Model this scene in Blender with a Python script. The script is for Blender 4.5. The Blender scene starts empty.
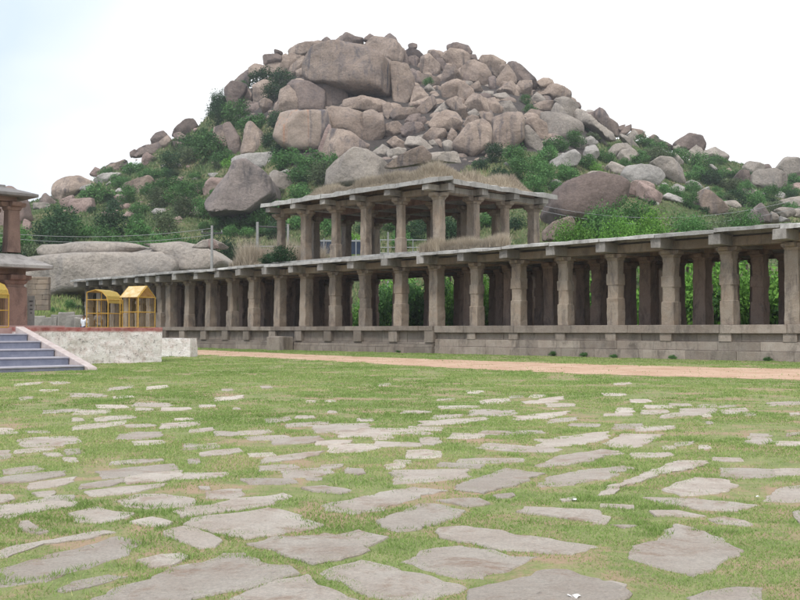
import bpy, bmesh, math, random
import numpy as np
from mathutils import Vector, Matrix, noise
random.seed(7); rng = np.random.default_rng(7)
S = bpy.context.scene
COL = S.collection
# ------------------------------------------------------------------ camera
F_PX = 1000.0; EYE = 1.6; HZ = 330.0
cam_d = bpy.data.cameras.new('camera'); cam = bpy.data.objects.new('camera', cam_d); COL.objects.link(cam)
PITCH = math.atan((HZ-300)/F_PX)
cam.location = (0, 0, EYE); cam.rotation_euler = (math.pi/2+PITCH, 0, 0)
cam_d.sensor_width = 36; cam_d.lens = 36*F_PX/800; cam_d.clip_end = 6000; cam_d.clip_start = .05
S.camera = cam
cp, sp = math.cos(PITCH), math.sin(PITCH)
def ray(px, py):
    a = (px-400)/F_PX; c = (300-py)/F_PX
    dx, dy, dz = a, cp-c*sp, sp+c*cp
    return dx/dy, dz/dy                      # X and Z slope per metre of Y
def P(px, py, Y):
    a, c = ray(px, py); return Vector((a*Y, Y, EYE+c*Y))
def G(px, py, z=0.0):
    a, c = ray(px, py); Y = (z-EYE)/c; return Vector((a*Y, Y, z))
# ------------------------------------------------------------------ scene tree helpers
def tag(o, label=None, cat=None, group=None, kind=None):
    if label: o['label'] = label
    if cat: o['category'] = cat
    if group: o['group'] = group
    if kind: o['kind'] = kind
    return o
def link(o, parent=None):
    COL.objects.link(o)
    if parent is not None: o.parent = parent
    return o
def empty(name, loc=(0, 0, 0), rz=0):
    o = bpy.data.objects.new(name, None); o.location = loc; o.rotation_euler = (0, 0, rz); o.empty_display_size = .3
    return link(o)
def mesh_np(name, V, Fc, mat, smooth=False, tint=None):
    """V (n,3) array, Fc (m,k) array of equal-sized faces, tint (n,) optional"""
    me = bpy.data.meshes.new(name)
    V = np.asarray(V, dtype=np.float32); Fc = np.asarray(Fc, dtype=np.int32)
    m, k = Fc.shape
    me.vertices.add(len(V)); me.vertices.foreach_set('co', V.ravel())
    me.loops.add(m*k); me.loops.foreach_set('vertex_index', Fc.ravel())
    me.polygons.add(m); me.polygons.foreach_set('loop_start', np.arange(0, m*k, k, dtype=np.int32))
    me.polygons.foreach_set('loop_total', np.full(m, k, dtype=np.int32))
    if smooth: me.polygons.foreach_set('use_smooth', np.ones(m, dtype=bool))
    if tint is not None:
        at = me.attributes.new('tint', 'FLOAT', 'POINT'); at.data.foreach_set('value', np.asarray(tint, dtype=np.float32))
    me.update(calc_edges=True); me.validate()
    if mat: me.materials.append(mat)
    return me
class MB:
    """collects shapes, builds ONE mesh object; keeps a tint value per vertex"""
    def __init__(s): s.v = []; s.f = []; s.t = []
    def add(s, vs, fs, t=None):
        o = len(s.v); t = random.random() if t is None else t
        s.v += [tuple(p) for p in vs]; s.t += [t]*len(vs); s.f += [tuple(i+o for i in f) for f in fs]; return s
    def box(s, x0, x1, y0, y1, z0, z1, t=None, j=0.0):
        vs = [(x, y, z) for z in (z0, z1) for y in (y0, y1) for x in (x0, x1)]
        if j: vs = [(a+random.uniform(-j, j), b+random.uniform(-j, j), c+random.uniform(-j, j)) for a, b, c in vs]
        return s.add(vs, [(0, 2, 3, 1), (4, 5, 7, 6), (0, 1, 5, 4), (2, 6, 7, 3), (0, 4, 6, 2), (1, 3, 7, 5)], t)
    def loft(s, rings, t=None, cap=True, close=True):
        n = len(rings[0]); vs = [p for r in rings for p in r]; fs = []
        for i in range(len(rings)-1):
            for k in range(n if close else n-1):
                a, b = i*n+k, i*n+(k+1) % n; fs.append((a, b, b+n, a+n))
        if cap: fs.append(tuple(range(n-1, -1, -1))); fs.append(tuple(range((len(rings)-1)*n, len(rings)*n)))
        return s.add(vs, fs, t)
    def tube(s, pts, r, n=8, t=None):
        pts = [Vector(p) for p in pts]; rs = r if isinstance(r, (list, tuple)) else [r]*len(pts); rings = []
        for i, p in enumerate(pts):
            d = (pts[min(i+1, len(pts)-1)]-pts[max(i-1, 0)]).normalized()
            a = d.cross(Vector((0, 0, 1)) if abs(d.z) < .9 else Vector((1, 0, 0))).normalized(); b = d.cross(a)
            rings.append([p+a*rs[i]*math.cos(q)+b*rs[i]*math.sin(q) for q in [-2*math.pi*k/n for k in range(n)]])
        return s.loft(rings, t)
    def mesh(s, name, mat, smooth=False):
        me = bpy.data.meshes.new(name); me.from_pydata(s.v, [], s.f)
        at = me.attributes.new('tint', 'FLOAT', 'POINT'); at.data.foreach_set('value', s.t)
        bm = bmesh.new(); bm.from_mesh(me); bmesh.ops.recalc_face_normals(bm, faces=bm.faces); bm.to_mesh(me); bm.free()
        if smooth: me.polygons.foreach_set('use_smooth', [True]*len(me.polygons))
        me.materials.append(mat); me.update(); return me
    def build(s, name, mat, parent=None, bevel=0, smooth=False):
        return obj(name, s.mesh(name, mat, smooth), parent, bevel)
def obj(name, me, parent=None, bevel=0):
    o = link(bpy.data.objects.new(name, me), parent)
    if bevel:
        m = o.modifiers.new('bevel', 'BEVEL'); m.width = bevel; m.segments = 2; m.limit_method = 'ANGLE'
    return o
def vnoise(x, y, sc, seed=0):
    """smooth value noise on numpy arrays, 0..1"""
    r = np.random.default_rng(seed); T = r.random((64, 64)); x = np.asarray(x)/sc; y = np.asarray(y)/sc
    xi = np.floor(x).astype(int); yi = np.floor(y).astype(int); fx = x-xi; fy = y-yi
    fx = fx*fx*(3-2*fx); fy = fy*fy*(3-2*fy); g = lambda a, b: T[a % 64, b % 64]
    return (g(xi, yi)*(1-fx)+g(xi+1, yi)*fx)*(1-fy)+(g(xi, yi+1)*(1-fx)+g(xi+1, yi+1)*fx)*fy
# ------------------------------------------------------------------ materials
class NT:
    def __init__(s, name):
        s.m = bpy.data.materials.new(name); s.m.use_nodes = True; s.n = s.m.node_tree.nodes; s.l = s.m.node_tree.links
        s.b = s.n['Principled BSDF']; s.b.inputs['Specular IOR Level'].default_value = .25
        s.tc = s.n.new('ShaderNodeTexCoord')
    def coord(s, kind='Object', scale=(1, 1, 1)):
        mp = s.n.new('ShaderNodeMapping'); mp.inputs['Scale'].default_value = scale
        if kind == 'World':
            g = s.n.new('ShaderNodeNewGeometry'); s.l.new(g.outputs['Position'], mp.inputs['Vector'])
        else: s.l.new(s.tc.outputs[kind], mp.inputs['Vector'])
        return mp.outputs[0]
    def noise(s, sc, det=4, rough=.6, co=None, dist=0):
        n = s.n.new('ShaderNodeTexNoise'); n.inputs['Scale'].default_value = sc; n.inputs['Detail'].default_value = det
        n.inputs['Roughness'].default_value = rough; n.inputs['Distortion'].default_value = dist
        s.l.new(co if co else s.coord('World'), n.inputs['Vector']); return n.outputs['Fac']
    def ramp(s, fac, stops):
        r = s.n.new('ShaderNodeValToRGB'); e = r.color_ramp.elements
        while len(e) < len(stops): e.new(.5)
        for k, (p, c) in enumerate(stops):
            e[k].position = p; e[k].color = (c, c, c, 1) if isinstance(c, (int, float)) else (*c, 1)
        s.l.new(fac, r.inputs[0]); return r.outputs[0]
    def mix(s, a, b, fac, mode='MIX'):
        x = s.n.new('ShaderNodeMix'); x.data_type = 'RGBA'; x.blend_type = mode
        for v, i in ((fac, 0), (a, 6), (b, 7)):
            if hasattr(v, 'links'): s.l.new(v, x.inputs[i])
            elif i == 0: x.inputs[0].default_value = v
            else: x.inputs[i].default_value = (*v, 1) if not isinstance(v, (int, float)) else (v, v, v, 1)
        return x.outputs[2]
    def attr(s, name='tint'):
        a = s.n.new('ShaderNodeAttribute'); a.attribute_name = name; return a.outputs['Fac']
    def rand(s): return s.n.new('ShaderNodeObjectInfo').outputs['Random']
    def sep(s, axis, kind='Normal'):
        x = s.n.new('ShaderNodeSeparateXYZ')
        if kind == 'Normal': s.l.new(s.n.new('ShaderNodeNewGeometry').outputs['Normal'], x.inputs[0])
        elif kind == 'Pos': s.l.new(s.n.new('ShaderNodeNewGeometry').outputs['Position'], x.inputs[0])
        return x.outputs[axis]
    def bump(s, h, strength=.5, dist=.05, prev=None):
        b = s.n.new('ShaderNodeBump'); b.inputs['Strength'].default_value = strength; b.inputs['Distance'].default_value = dist
        s.l.new(h, b.inputs['Height'])
        if prev: s.l.new(prev, b.inputs['Normal'])
        return b.outputs[0]
    def done(s, col, rough=.9, nrm=None):
        if hasattr(col, 'links'): s.l.new(col, s.b.inputs['Base Color'])
        else: s.b.inputs['Base Color'].default_value = (*col, 1)
        if hasattr(rough, 'links'): s.l.new(rough, s.b.inputs['Roughness'])
        else: s.b.inputs['Roughness'].default_value = rough
        if nrm: s.l.new(nrm, s.b.inputs['Normal'])
        return s.m
def boulder_mat(name, c1, c2, stain, amount=.5):
    t = NT(name)
    base = t.mix(c1, c2, t.ramp(t.noise(.22, 5, .6), [(.35, 0), (.65, 1)]))
    base = t.mix(base, t.mix(base, (.9, .82, .78), .0), .0)
    r = t.ramp(t.rand(), [(0, .78), (1, 1.18)]); base = t.mix(base, r, 1, 'MULTIPLY')
    streak = t.ramp(t.noise(1, 5, .65, t.coord('World', (.55, .55, .05)), .6), [(.5, 0), (.62, 1)])
    patch = t.ramp(t.noise(.09, 4, .6), [(.42, 0), (.6, 1)])
    up = t.ramp(t.sep('Z'), [(.25, 1), (.8, .7)])
    f = t.mix(streak, patch, 1, 'MULTIPLY'); f = t.mix(f, up, 1, 'MULTIPLY'); f = t.mix(f, amount, 1, 'MULTIPLY')
    base = t.mix(base, stain, f)
    wash = t.ramp(t.noise(.16, 6, .7, None, 1.0), [(.5, 0), (.72, 1)])
    base = t.mix(base, stain, t.mix(wash, amount*.65, 1, 'MULTIPLY'))
    base = t.mix(base, t.ramp(t.noise(2.2, 8, .8), [(.3, .66), (.7, 1.25)]), 1, 'MULTIPLY')
    n1 = t.bump(t.noise(.45, 9, .7), .8, 1.2); n2 = t.bump(t.noise(3.5, 6, .75), .6, .15, n1)
    return t.done(base, .9, n2)
M = {}
M['b_warm'] = boulder_mat('granite_warm', (.30, .232, .188), (.405, .32, .265), (.10, .092, .10), .8)
M['b_grey'] = boulder_mat('granite_grey', (.32, .28, .245), (.43, .38, .33), (.13, .125, .13), .5)
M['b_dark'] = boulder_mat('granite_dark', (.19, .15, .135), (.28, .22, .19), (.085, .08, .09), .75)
M['b_pink'] = boulder_mat('granite_pink', (.31, .225, .20), (.38, .285, .25), (.15, .12, .12), .5)
M['b_pale'] = boulder_mat('granite_pale', (.40, .375, .35), (.49, .46, .43), (.26, .25, .24), .35)
M['b_sheet'] = boulder_mat('granite_sheet', (.36, .325, .29), (.50, .44, .385), (.25, .24, .235), .6)
M['b_giant'] = boulder_mat('granite_giant', (.31, .24, .198), (.415, .33, .275), (.10, .096, .108), 1.0)
t = NT('granite_cliff')
g = t.mix((.285, .225, .185), (.37, .30, .25), t.noise(.25, 6, .6))
g = t.mix(g, (.40, .21, .13), t.ramp(t.noise(1, 4, .6, t.coord('World', (.28, .28, .012)), .3), [(.54, 0), (.62, .75)]))
g = t.mix(g, (.10, .095, .11), t.ramp(t.noise(1, 5, .6, t.coord('World', (.42, .42, .02)), .3), [(.50, 0), (.58, .85)]))
g = t.mix(g, t.ramp(t.noise(2.2, 8, .8), [(.3, .72), (.7, 1.2)]), 1, 'MULTIPLY')
M['b_cliff'] = t.done(g, .9, t.bump(t.noise(1.2, 8, .75), .7, .4))
M['b_umber'] = boulder_mat('granite_umber', (.15, .115, .10), (.215, .165, .145), (.075, .065, .068), .8)
M['b_brown'] = boulder_mat('granite_brown', (.19, .16, .148), (.26, .22, .2), (.095, .088, .09), .8)
def stone_mat(name, c1, c2, dark, lich=.3, bsc=6):
    t = NT(name)
    base = t.mix(c1, c2, t.ramp(t.noise(.8, 6, .7), [(.35, 0), (.65, 1)]))
    base = t.mix(base, t.ramp(t.attr(), [(0, .76), (1, 1.18)]), 1, 'MULTIPLY')
    base = t.mix(base, t.ramp(t.rand(), [(0, .86), (1, 1.12)]), 1, 'MULTIPLY')
    base = t.mix(base, dark, t.ramp(t.noise(1.2, 7, .75, t.coord('World', (1, 1, .35)), .5), [(.48, 0), (.66, .85)]))
    base = t.mix(base, (.42, .41, .38), t.ramp(t.noise(3.0, 6, .8), [(.6, 0), (.72, lich)]))
    base = t.mix(base, t.ramp(t.noise(bsc*4, 6, .8), [(.3, .8), (.7, 1.15)]), 1, 'MULTIPLY')
    n1 = t.bump(t.noise(bsc, 8, .7), .7, .06); n2 = t.bump(t.noise(bsc*6, 4, .7), .4, .012, n1)
    return t.done(base, .92, n2)
M['stone'] = stone_mat('weathered_granite', (.275, .212, .16), (.315, .27, .222), (.11, .095, .085))
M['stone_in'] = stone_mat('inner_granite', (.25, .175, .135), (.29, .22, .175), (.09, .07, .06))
M['plinth'] = stone_mat('plinth_granite', (.24, .195, .16), (.31, .27, .23), (.12, .10, .085))
M['roofstone'] = stone_mat('roof_granite', (.33, .32, .30), (.46, .45, .43), (.17, .16, .15), .5)
M['endstone'] = stone_mat('beam_end_granite', (.27, .25, .23), (.34, .32, .295), (.14, .13, .12), .4)
M['redstone'] = stone_mat('ruddy_granite', (.23, .15, .125), (.30, .20, .165), (.12, .08, .07), .1)
M['darkroof'] = stone_mat('grey_roof_granite', (.25, .235, .23), (.33, .315, .305), (.15, .14, .135), .2)
def veg_mat(name, a, b, c, trans=.25):
    t = NT(name); t.b.inputs['Specular IOR Level'].default_value = .2
    base = t.ramp(t.attr(), [(0, a), (.55, b), (1, c)])
    base = t.mix(base, t.ramp(t.rand(), [(0, .75), (1, 1.3)]), 1, 'MULTIPLY')
    t.done(base, .7)
    tr = t.n.new('ShaderNodeBsdfTranslucent'); t.l.new(base, tr.inputs['Color'])
    ms = t.n.new('ShaderNodeMixShader'); ms.inputs[0].default_value = trans
    t.l.new(t.b.outputs[0], ms.inputs[1]); t.l.new(tr.outputs[0], ms.inputs[2])
    t.l.new(ms.outputs[0], t.n['Material Output'].inputs['Surface']); return t.m
M['leaf'] = veg_mat('leaf_mid', (.04, .10, .03), (.08, .19, .055), (.15, .29, .09))
M['leaf_dark'] = veg_mat('leaf_dark', (.018, .042, .022), (.034, .082, .035), (.065, .13, .05))
M['leaf_bright'] = veg_mat('leaf_bright', (.07, .17, .03), (.14, .31, .05), (.24, .44, .09))
M['leaf_grey'] = veg_mat('leaf_grey', (.06, .09, .045), (.10, .14, .065), (.17, .2, .11))
M['blade'] = veg_mat('grass_blade', (.145, .22, .058), (.25, .35, .107), (.44, .43, .21), .35)
M['dry'] = veg_mat('dry_grass_blade', (.24, .21, .165), (.43, .365, .285), (.62, .54, .42), .3)
M['cover'] = veg_mat('hill_cover', (.065, .12, .045), (.14, .20, .075), (.29, .28, .15), .2)
M['bark'] = stone_mat('bark', (.12, .09, .07), (.18, .14, .11), (.07, .05, .04), .05)
# lawn ground
t = NT('lawn_soil')
g = t.mix((.15, .19, .065), (.25, .26, .115), t.ramp(t.noise(2.2, 6, .7), [(.35, 0), (.65, 1)]))
g = t.mix(g, (.34, .235, .165), t.ramp(t.noise(.8, 8, .78, None, .4), [(.47, 0), (.58, .9)]))
g = t.mix(g, t.ramp(t.noise(40, 6, .8), [(.3, .7), (.7, 1.25)]), 1, 'MULTIPLY')
M['lawn'] = t.done(g, .95, t.bump(t.noise(25, 6, .7), .6, .02))
# dirt path
t = NT('red_dirt')
g = t.mix((.40, .25, .165), (.54, .385, .28), t.ramp(t.noise(.6, 8, .75), [(.38, 0), (.62, 1)]))
g = t.mix(g, t.ramp(t.noise(18, 6, .8), [(.3, .82), (.7, 1.12)]), 1, 'MULTIPLY')
M['dirt'] = t.done(g, .95, t.bump(t.noise(14, 6, .7), .4, .02))
# paving stones
t = NT('paving_granite')
g = t.mix((.56, .475, .405), (.68, .615, .54), t.ramp(t.noise(1.6, 6, .7), [(.35, 0), (.65, 1)]))
g = t.mix(g, t.ramp(t.rand(), [(0, .82), (1, 1.14)]), 1, 'MULTIPLY')
g = t.mix(g, (.40, .26, .18), t.ramp(t.noise(1.7, 8, .8, None, .6), [(.52, 0), (.64, .7)]))
g = t.mix(g, (.24, .205, .18), t.ramp(t.noise(8, 9, .85), [(.57, 0), (.67, .6)]))
g = t.mix(g, t.ramp(t.noise(45, 7, .85), [(.3, .68), (.7, 1.25)]), 1, 'MULTIPLY')
n1 = t.bump(t.noise(5, 9, .75, t.coord('World', (1, 2.2, 1))), 1, .09); n2 = t.bump(t.noise(45, 5, .7), .5, .008, n1)
M['paving'] = t.done(g, .9, n2)
# hill soil
t = NT('hill_soil')
veg = t.mix((.075, .11, .04), (.19, .175, .09), t.ramp(t.noise(.07, 7, .65), [(.42, 0), (.62, 1)]))
veg = t.mix(veg, (.24, .17, .13), t.ramp(t.noise(.16, 7, .7), [(.6, 0), (.7, .6)]))
rock = t.mix((.05, .044, .042), (.10, .085, .076), t.noise(.3, 6, .7))  # bare rock, its colour darkened as painted shade in the boulder crevices
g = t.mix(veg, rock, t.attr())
g = t.mix(g, t.ramp(t.noise(1.2, 6, .8), [(.3, .65), (.7, 1.3)]), 1, 'MULTIPLY')
M['hill'] = t.done(g, .95, t.bump(t.noise(.6, 8, .75), .8, 1.0))
# whitewashed wall with red band
t = NT('whitewashed_rubble')
zz = t.sep('Z', 'Pos')
white = t.mix((.80, .77, .75), (.60, .56, .53), t.ramp(t.noise(3.0, 7, .8), [(.48, 0), (.7, 1)]))
white = t.mix(white, (.40, .23, .19), t.ramp(t.noise(1.8, 8, .85), [(.47, 0), (.68, .6)]))
white = t.mix(white, (.14, .13, .12), t.ramp(t.noise(5, 9, .88), [(.54, 0), (.60, .85)]))
red = t.mix((.28, .085, .075), (.42, .22, .20), t.ramp(t.noise(2.5, 6, .7), [(.4, 0), (.65, 1)]))
ma = t.n.new('ShaderNodeMath'); ma.operation = 'ADD'; t.l.new(zz, ma.inputs[0])
mb = t.n.new('ShaderNodeMath'); mb.operation = 'MULTIPLY'; t.l.new(t.noise(2.2, 6, .8), mb.inputs[0]); mb.inputs[1].default_value = .18
t.l.new(mb.outputs[0], ma.inputs[1])
ma2 = t.n.new('ShaderNodeMath'); ma2.operation = 'SUBTRACT'; ma2.inputs[1].default_value = 1.56; t.l.new(ma.outputs[0], ma2.inputs[0])
M['whitewash'] = t.done(t.mix(white, red, t.ramp(ma2.outputs[0], [(0, 0), (.1, 1)])), .95, t.bump(t.noise(4, 8, .75), .9, .06))
def plain(name, c1, c2, sc=6, rough=.8, metal=0):
    t = NT(name); g = t.mix(c1, c2, t.ramp(t.noise(sc, 6, .7), [(.35, 0), (.65, 1)])); t.b.inputs['Metallic'].default_value = metal
    return t.done(g, rough, t.bump(t.noise(sc*3, 5, .7), .3, .01))
M['step'] = plain('blue_grey_step', (.19, .205, .275), (.27, .285, .36), 2.5)
M['tread'] = plain('pale_tread', (.29, .285, .33), (.38, .365, .40), 2.5)  # treads a paler blue grey than the step blocks
M['pinkfloor'] = plain('red_washed_floor', (.36, .22, .20), (.46, .32, .29), 1.2)
M['curb'] = plain('pale_curb', (.40, .33, .31), (.52, .46, .44), 3)
M['yellow'] = plain('yellow_paint', (.38, .235, .045), (.52, .34, .07), 8, .5)
M['yellowpale'] = plain('faded_yellow_sheet', (.50, .34, .12), (.68, .55, .34), 3, .6)
M['yellowmesh'] = plain('yellow_grille', (.30, .21, .04), (.42, .30, .07), 20, .6)
M['concrete'] = plain('pole_concrete', (.22, .22, .21), (.30, .30, .285), 3)
M['metal'] = plain('galvanised_metal', (.25, .26, .27), (.32, .33, .34), 5, .5, .3)
M['blue'] = plain('dark_blue_sheet', (.018, .028, .05), (.03, .045, .075), 2, .6)
M['wire'] = plain('wire', (.30, .30, .31), (.36, .36, .37), 5, .5)
M['darkwire'] = plain('dark_cable', (.05, .05, .05), (.07, .07, .07), 5, .6)
M['skin'] = plain('skin', (.22, .12, .08), (.25, .14, .09), 10, .6)
M['hair'] = plain('hair', (.012, .01, .009), (.02, .016, .014), 30, .5)
M['shirtw'] = plain('white_cotton', (.62, .64, .70), (.70, .71, .76), 10)
M['shirtg'] = plain('grey_cotton', (.13, .12, .12), (.18, .17, .17), 10)
M['trouser'] = plain('dark_cloth', (.05, .05, .07), (.07, .07, .09), 10)
M['paper'] = plain('white_paper', (.75, .75, .76), (.8, .8, .8), 10)
# ================================================================== world and light
W = bpy.data.worlds.new('World'); S.world = W; W.use_nodes = True
wn, wl = W.node_tree.nodes, W.node_tree.links
SUN_EL, SUN_AZ = math.radians(58), math.radians(205)
sky = wn.new('ShaderNodeTexSky'); sky.sky_type = 'NISHITA'; sky.sun_disc = False
sky.sun_elevation = SUN_EL; sky.sun_rotation = SUN_AZ; sky.dust_density = 4; sky.air_density = 1.2
bg = wn['Background']; wl.new(sky.outputs[0], bg.inputs[0]); bg.inputs[1].default_value = .1
bc = wn.new('ShaderNodeBackground'); bc.inputs[1].default_value = 1.08
tcw = wn.new('ShaderNodeTexCoord'); mpw = wn.new('ShaderNodeMapping'); mpw.inputs['Scale'].default_value = (1, 1, 2.2)
nzw = wn.new('ShaderNodeTexNoise'); nzw.inputs['Scale'].default_value = 1.3; nzw.inputs['Detail'].default_value = 4
wl.new(tcw.outputs['Generated'], mpw.inputs[0]); wl.new(mpw.outputs[0], nzw.inputs['Vector'])
rw = wn.new('ShaderNodeValToRGB'); e = rw.color_ramp.elements
e[0].position = .38; e[0].color = (.60, .70, .84, 1); e[1].position = .56; e[1].color = (.96, .965, .97, 1)
sx_ = wn.new('ShaderNodeSeparateXYZ'); wl.new(tcw.outputs['Generated'], sx_.inputs[0])
m1 = wn.new('ShaderNodeMath'); m1.operation = 'MULTIPLY_ADD'; wl.new(sx_.outputs[0], m1.inputs[0]); m1.inputs[1].default_value = .35; wl.new(nzw.outputs['Fac'], m1.inputs[2])
wl.new(m1.outputs[0], rw.inputs[0]); wl.new(rw.outputs[0], bc.inputs[0])
mxw = wn.new('ShaderNodeMixShader'); mxw.inputs[0].default_value = .86
wl.new(bg.outputs[0], mxw.inputs[1]); wl.new(bc.outputs[0], mxw.inputs[2]); wl.new(mxw.outputs[0], wn['World Output'].inputs['Surface'])
sd = bpy.data.lights.new('sun', 'SUN'); sd.energy = 2.0; sd.angle = math.radians(12); sd.color = (1, .96, .9)
so = link(bpy.data.objects.new('sun', sd)); so.location = (0, -20, 60)
d = Vector((math.sin(SUN_AZ)*math.cos(SUN_EL), math.cos(SUN_AZ)*math.cos(SUN_EL), math.sin(SUN_EL)))
so.rotation_euler = d.to_track_quat('Z', 'Y').to_euler()
S.view_settings.view_transform = 'Standard'; S.view_settings.look = 'None'; S.view_settings.gamma = 1
S.view_settings.exposure = 0.45; S.view_settings.use_curve_mapping = False
S.render.engine = 'CYCLES'
# ================================================================== facade frame
F0 = Vector((20.0, 50.0, 0)); U = Vector((-.696, .718, 0)).normalized(); B = Vector((.718, .696, 0)).normalized()
RZ = math.atan2(-U.y, -U.x)         # local x = -U (to the right), local y = B (to the back)
def s_of(px, n=.6):
    q = (px-400)/F_PX; o = F0+B*n
    return (o.x-q*o.y)/(q*U.y-U.x)
def sn(X, Y): r = np.array([X-F0.x, Y-F0.y]); return r[0]*U.x+r[1]*U.y, r[0]*B.x+r[1]*B.y
# ================================================================== terrain
TY = [50, 62, 75, 95, 115, 130, 150, 175, 205, 240, 285, 340, 450]
TPX = [-400, -200, 0, 60, 120, 180, 240, 300, 360, 440, 500, 560, 620, 700, 800, 1000, 1300]
TT = {
 -400: [358, 345, 335, 325, 310, 295, 275, 262, 255, 250, 248, 262, 300],
 -200: [358, 345, 335, 322, 305, 285, 262, 245, 232, 225, 222, 250, 300],
 0:    [358, 346, 335, 320, 303, 288, 255, 243, 230, 214, 206, 240, 300],
 60:   [358, 345, 334, 320, 302, 288, 250, 240, 225, 208, 200, 235, 300],
 120:  [360, 350, 345, 335, 315, 285, 248, 238, 222, 192, 170, 220, 300],
 180:  [360, 350, 347, 340, 325, 280, 250, 232, 205, 170, 137, 190, 290],
 240:  [360, 350, 347, 342, 330, 285, 255, 235, 195, 140, 84, 160, 280],
 300:  [360, 350, 347, 340, 325, 290, 255, 215, 160, 98, 58, 130, 270],
 360:  [360, 350, 345, 335, 300, 270, 230, 190, 150, 90, 50, 120, 270],
 440:  [360, 350, 340, 320, 290, 260, 225, 190, 145, 95, 68, 130, 270],
 500:  [360, 350, 335, 310, 280, 250, 215, 180, 150, 110, 78, 140, 270],
 560:  [360, 350, 330, 300, 265, 240, 212, 182, 157, 126, 100, 160, 270],
 620:  [360, 345, 320, 290, 260, 240, 217, 200, 180, 156, 140, 185, 275],
 700:  [360, 342, 312, 285, 262, 247, 228, 212, 193, 176, 160, 200, 280],
 800:  [358, 338, 310, 286, 265, 250, 236, 222, 207, 192, 180, 210, 285],
 1000: [358, 338, 320, 300, 280, 265, 250, 240, 230, 220, 212, 240, 290],
 1300: [358, 340, 330, 310, 295, 285, 275, 268, 262, 258, 255, 275, 300]}
TG = np.array([TT[p] for p in TPX], float)
TE = (HZ-TG)/F_PX                       # tangent of elevation seen from eye height
def _sm(t): return t*t*(3-2*t)
def terr_raw(X, Y):
    px = 400+X/Y*F_PX
    i = int(np.clip(np.searchsorted(TPX, px)-1, 0, len(TPX)-2)); k = int(np.clip(np.searchsorted(TY, Y)-1, 0, len(TY)-2))
    a = min(max((px-TPX[i])/(TPX[i+1]-TPX[i]), 0), 1); b = min(max((Y-TY[k])/(TY[k+1]-TY[k]), 0), 1); a = _sm(a)
    e = (TE[i, k]*(1-a)+TE[i+1, k]*a)*(1-b)+(TE[i, k+1]*(1-a)+TE[i+1, k+1]*a)*b
    return EYE+e*Y
def smst(x, a, b): t = min(max((x-a)/(b-a), 0), 1); return t*t*(3-2*t)
def terr(X, Y):
    s, n = sn(X, Y); px = 400+X/max(Y, 1)*F_PX
    m = smst(n, 13.2, 19)
    m = max(m, smst(px, 88, 80)*smst(Y, 50, 60))
    h = terr_raw(X, Y)
    amp = smst(Y, 60, 150)
    h += amp*2.2*(noise.noise(Vector((X*.035, Y*.035, 3)))+.5*noise.noise(Vector((X*.09, Y*.09, 7))))
    mound = 1.35*math.exp(-(((X+21.5)/4.5)**2+((Y-63)/4.0)**2))
    return max((1-m)*(-.35)+m*h, mound-.3)
def hit(px, py, y0=60):
    a, c = ray(px, py); Y = y0
    while Y < 330:
        if terr(a*Y, Y) >= EYE+c*Y: break
        Y += 1.0
    return Y
nx, ny = 230, 210
Ys = 48*(440/48)**(np.arange(ny)/(ny-1)); PX = np.linspace(-500, 1400, nx)
V = []; T = []
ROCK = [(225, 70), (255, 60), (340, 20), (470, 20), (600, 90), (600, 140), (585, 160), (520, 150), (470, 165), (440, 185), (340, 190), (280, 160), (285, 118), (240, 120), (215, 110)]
def inpoly(x, y, pg):
    r = False
    for i in range(len(pg)):
        x1, y1 = pg[i]; x2, y2 = pg[i-1]
        if (y1 > y) != (y2 > y) and x < (x2-x1)*(y-y1)/(y2-y1)+x1: r = not r
    return r
for Yv in Ys:
    for p in PX:
        X = (p-400)/F_PX*Yv; z = terr(X, Yv); V.append((X, Yv, z))
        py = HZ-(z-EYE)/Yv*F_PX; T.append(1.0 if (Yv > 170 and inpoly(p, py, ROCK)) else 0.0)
idx = np.arange(nx*ny).reshape(ny, nx)
Fq = np.stack([idx[:-1, :-1], idx[:-1, 1:], idx[1:, 1:], idx[1:, :-1]], -1).reshape(-1, 4)
tag(obj('hill', mesh_np('hill', V, Fq, M['hill'], True, T)), kind='structure')
tag(MB().box(-3000, 3000, -120, 5000, -1.2, 0).build('lawn', M['lawn']), kind='structure')
# dirt path in front of the colonnade (wavy edges)
up = [(1100, 373), (950, 371), (800, 369), (700, 367), (580, 364), (470, 360.5), (360, 356.8), (280, 353.3), (200, 350), (150, 349.3)]
lo = [(1100, 386), (950, 383), (800, 380), (700, 377.5), (580, 374), (470, 369), (360, 363), (280, 358.5), (200, 355), (150, 354)]
def edge(l, n=120, amp=.25, sd=0):
    pts = [G(*p) for p in l]; out = []
    for k in range(n+1):
        f = k/n*(len(pts)-1); i = min(int(f), len(pts)-2); p = pts[i].lerp(pts[i+1], f-i)
        p.y += amp*noise.noise(Vector((k*.35, sd, 0)))*2.2+amp*noise.noise(Vector((k*1.3, sd, 5))); out.append(p)
    return out
ea, eb = edge(up, sd=1), edge(lo, sd=9); mb = MB()
PATH_A = np.array([[p.x, p.y] for p in ea]); PATH_B = np.array([[p.x, p.y] for p in eb])
vs = [(p.x, p.y, .006) for p in ea]+[(p.x, p.y, .006) for p in eb]; n = len(ea)
mb.add(vs, [(i, i+1, n+i+1, n+i) for i in range(n-1)]); tag(mb.build('dirt_path', M['dirt']), kind='structure')
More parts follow.
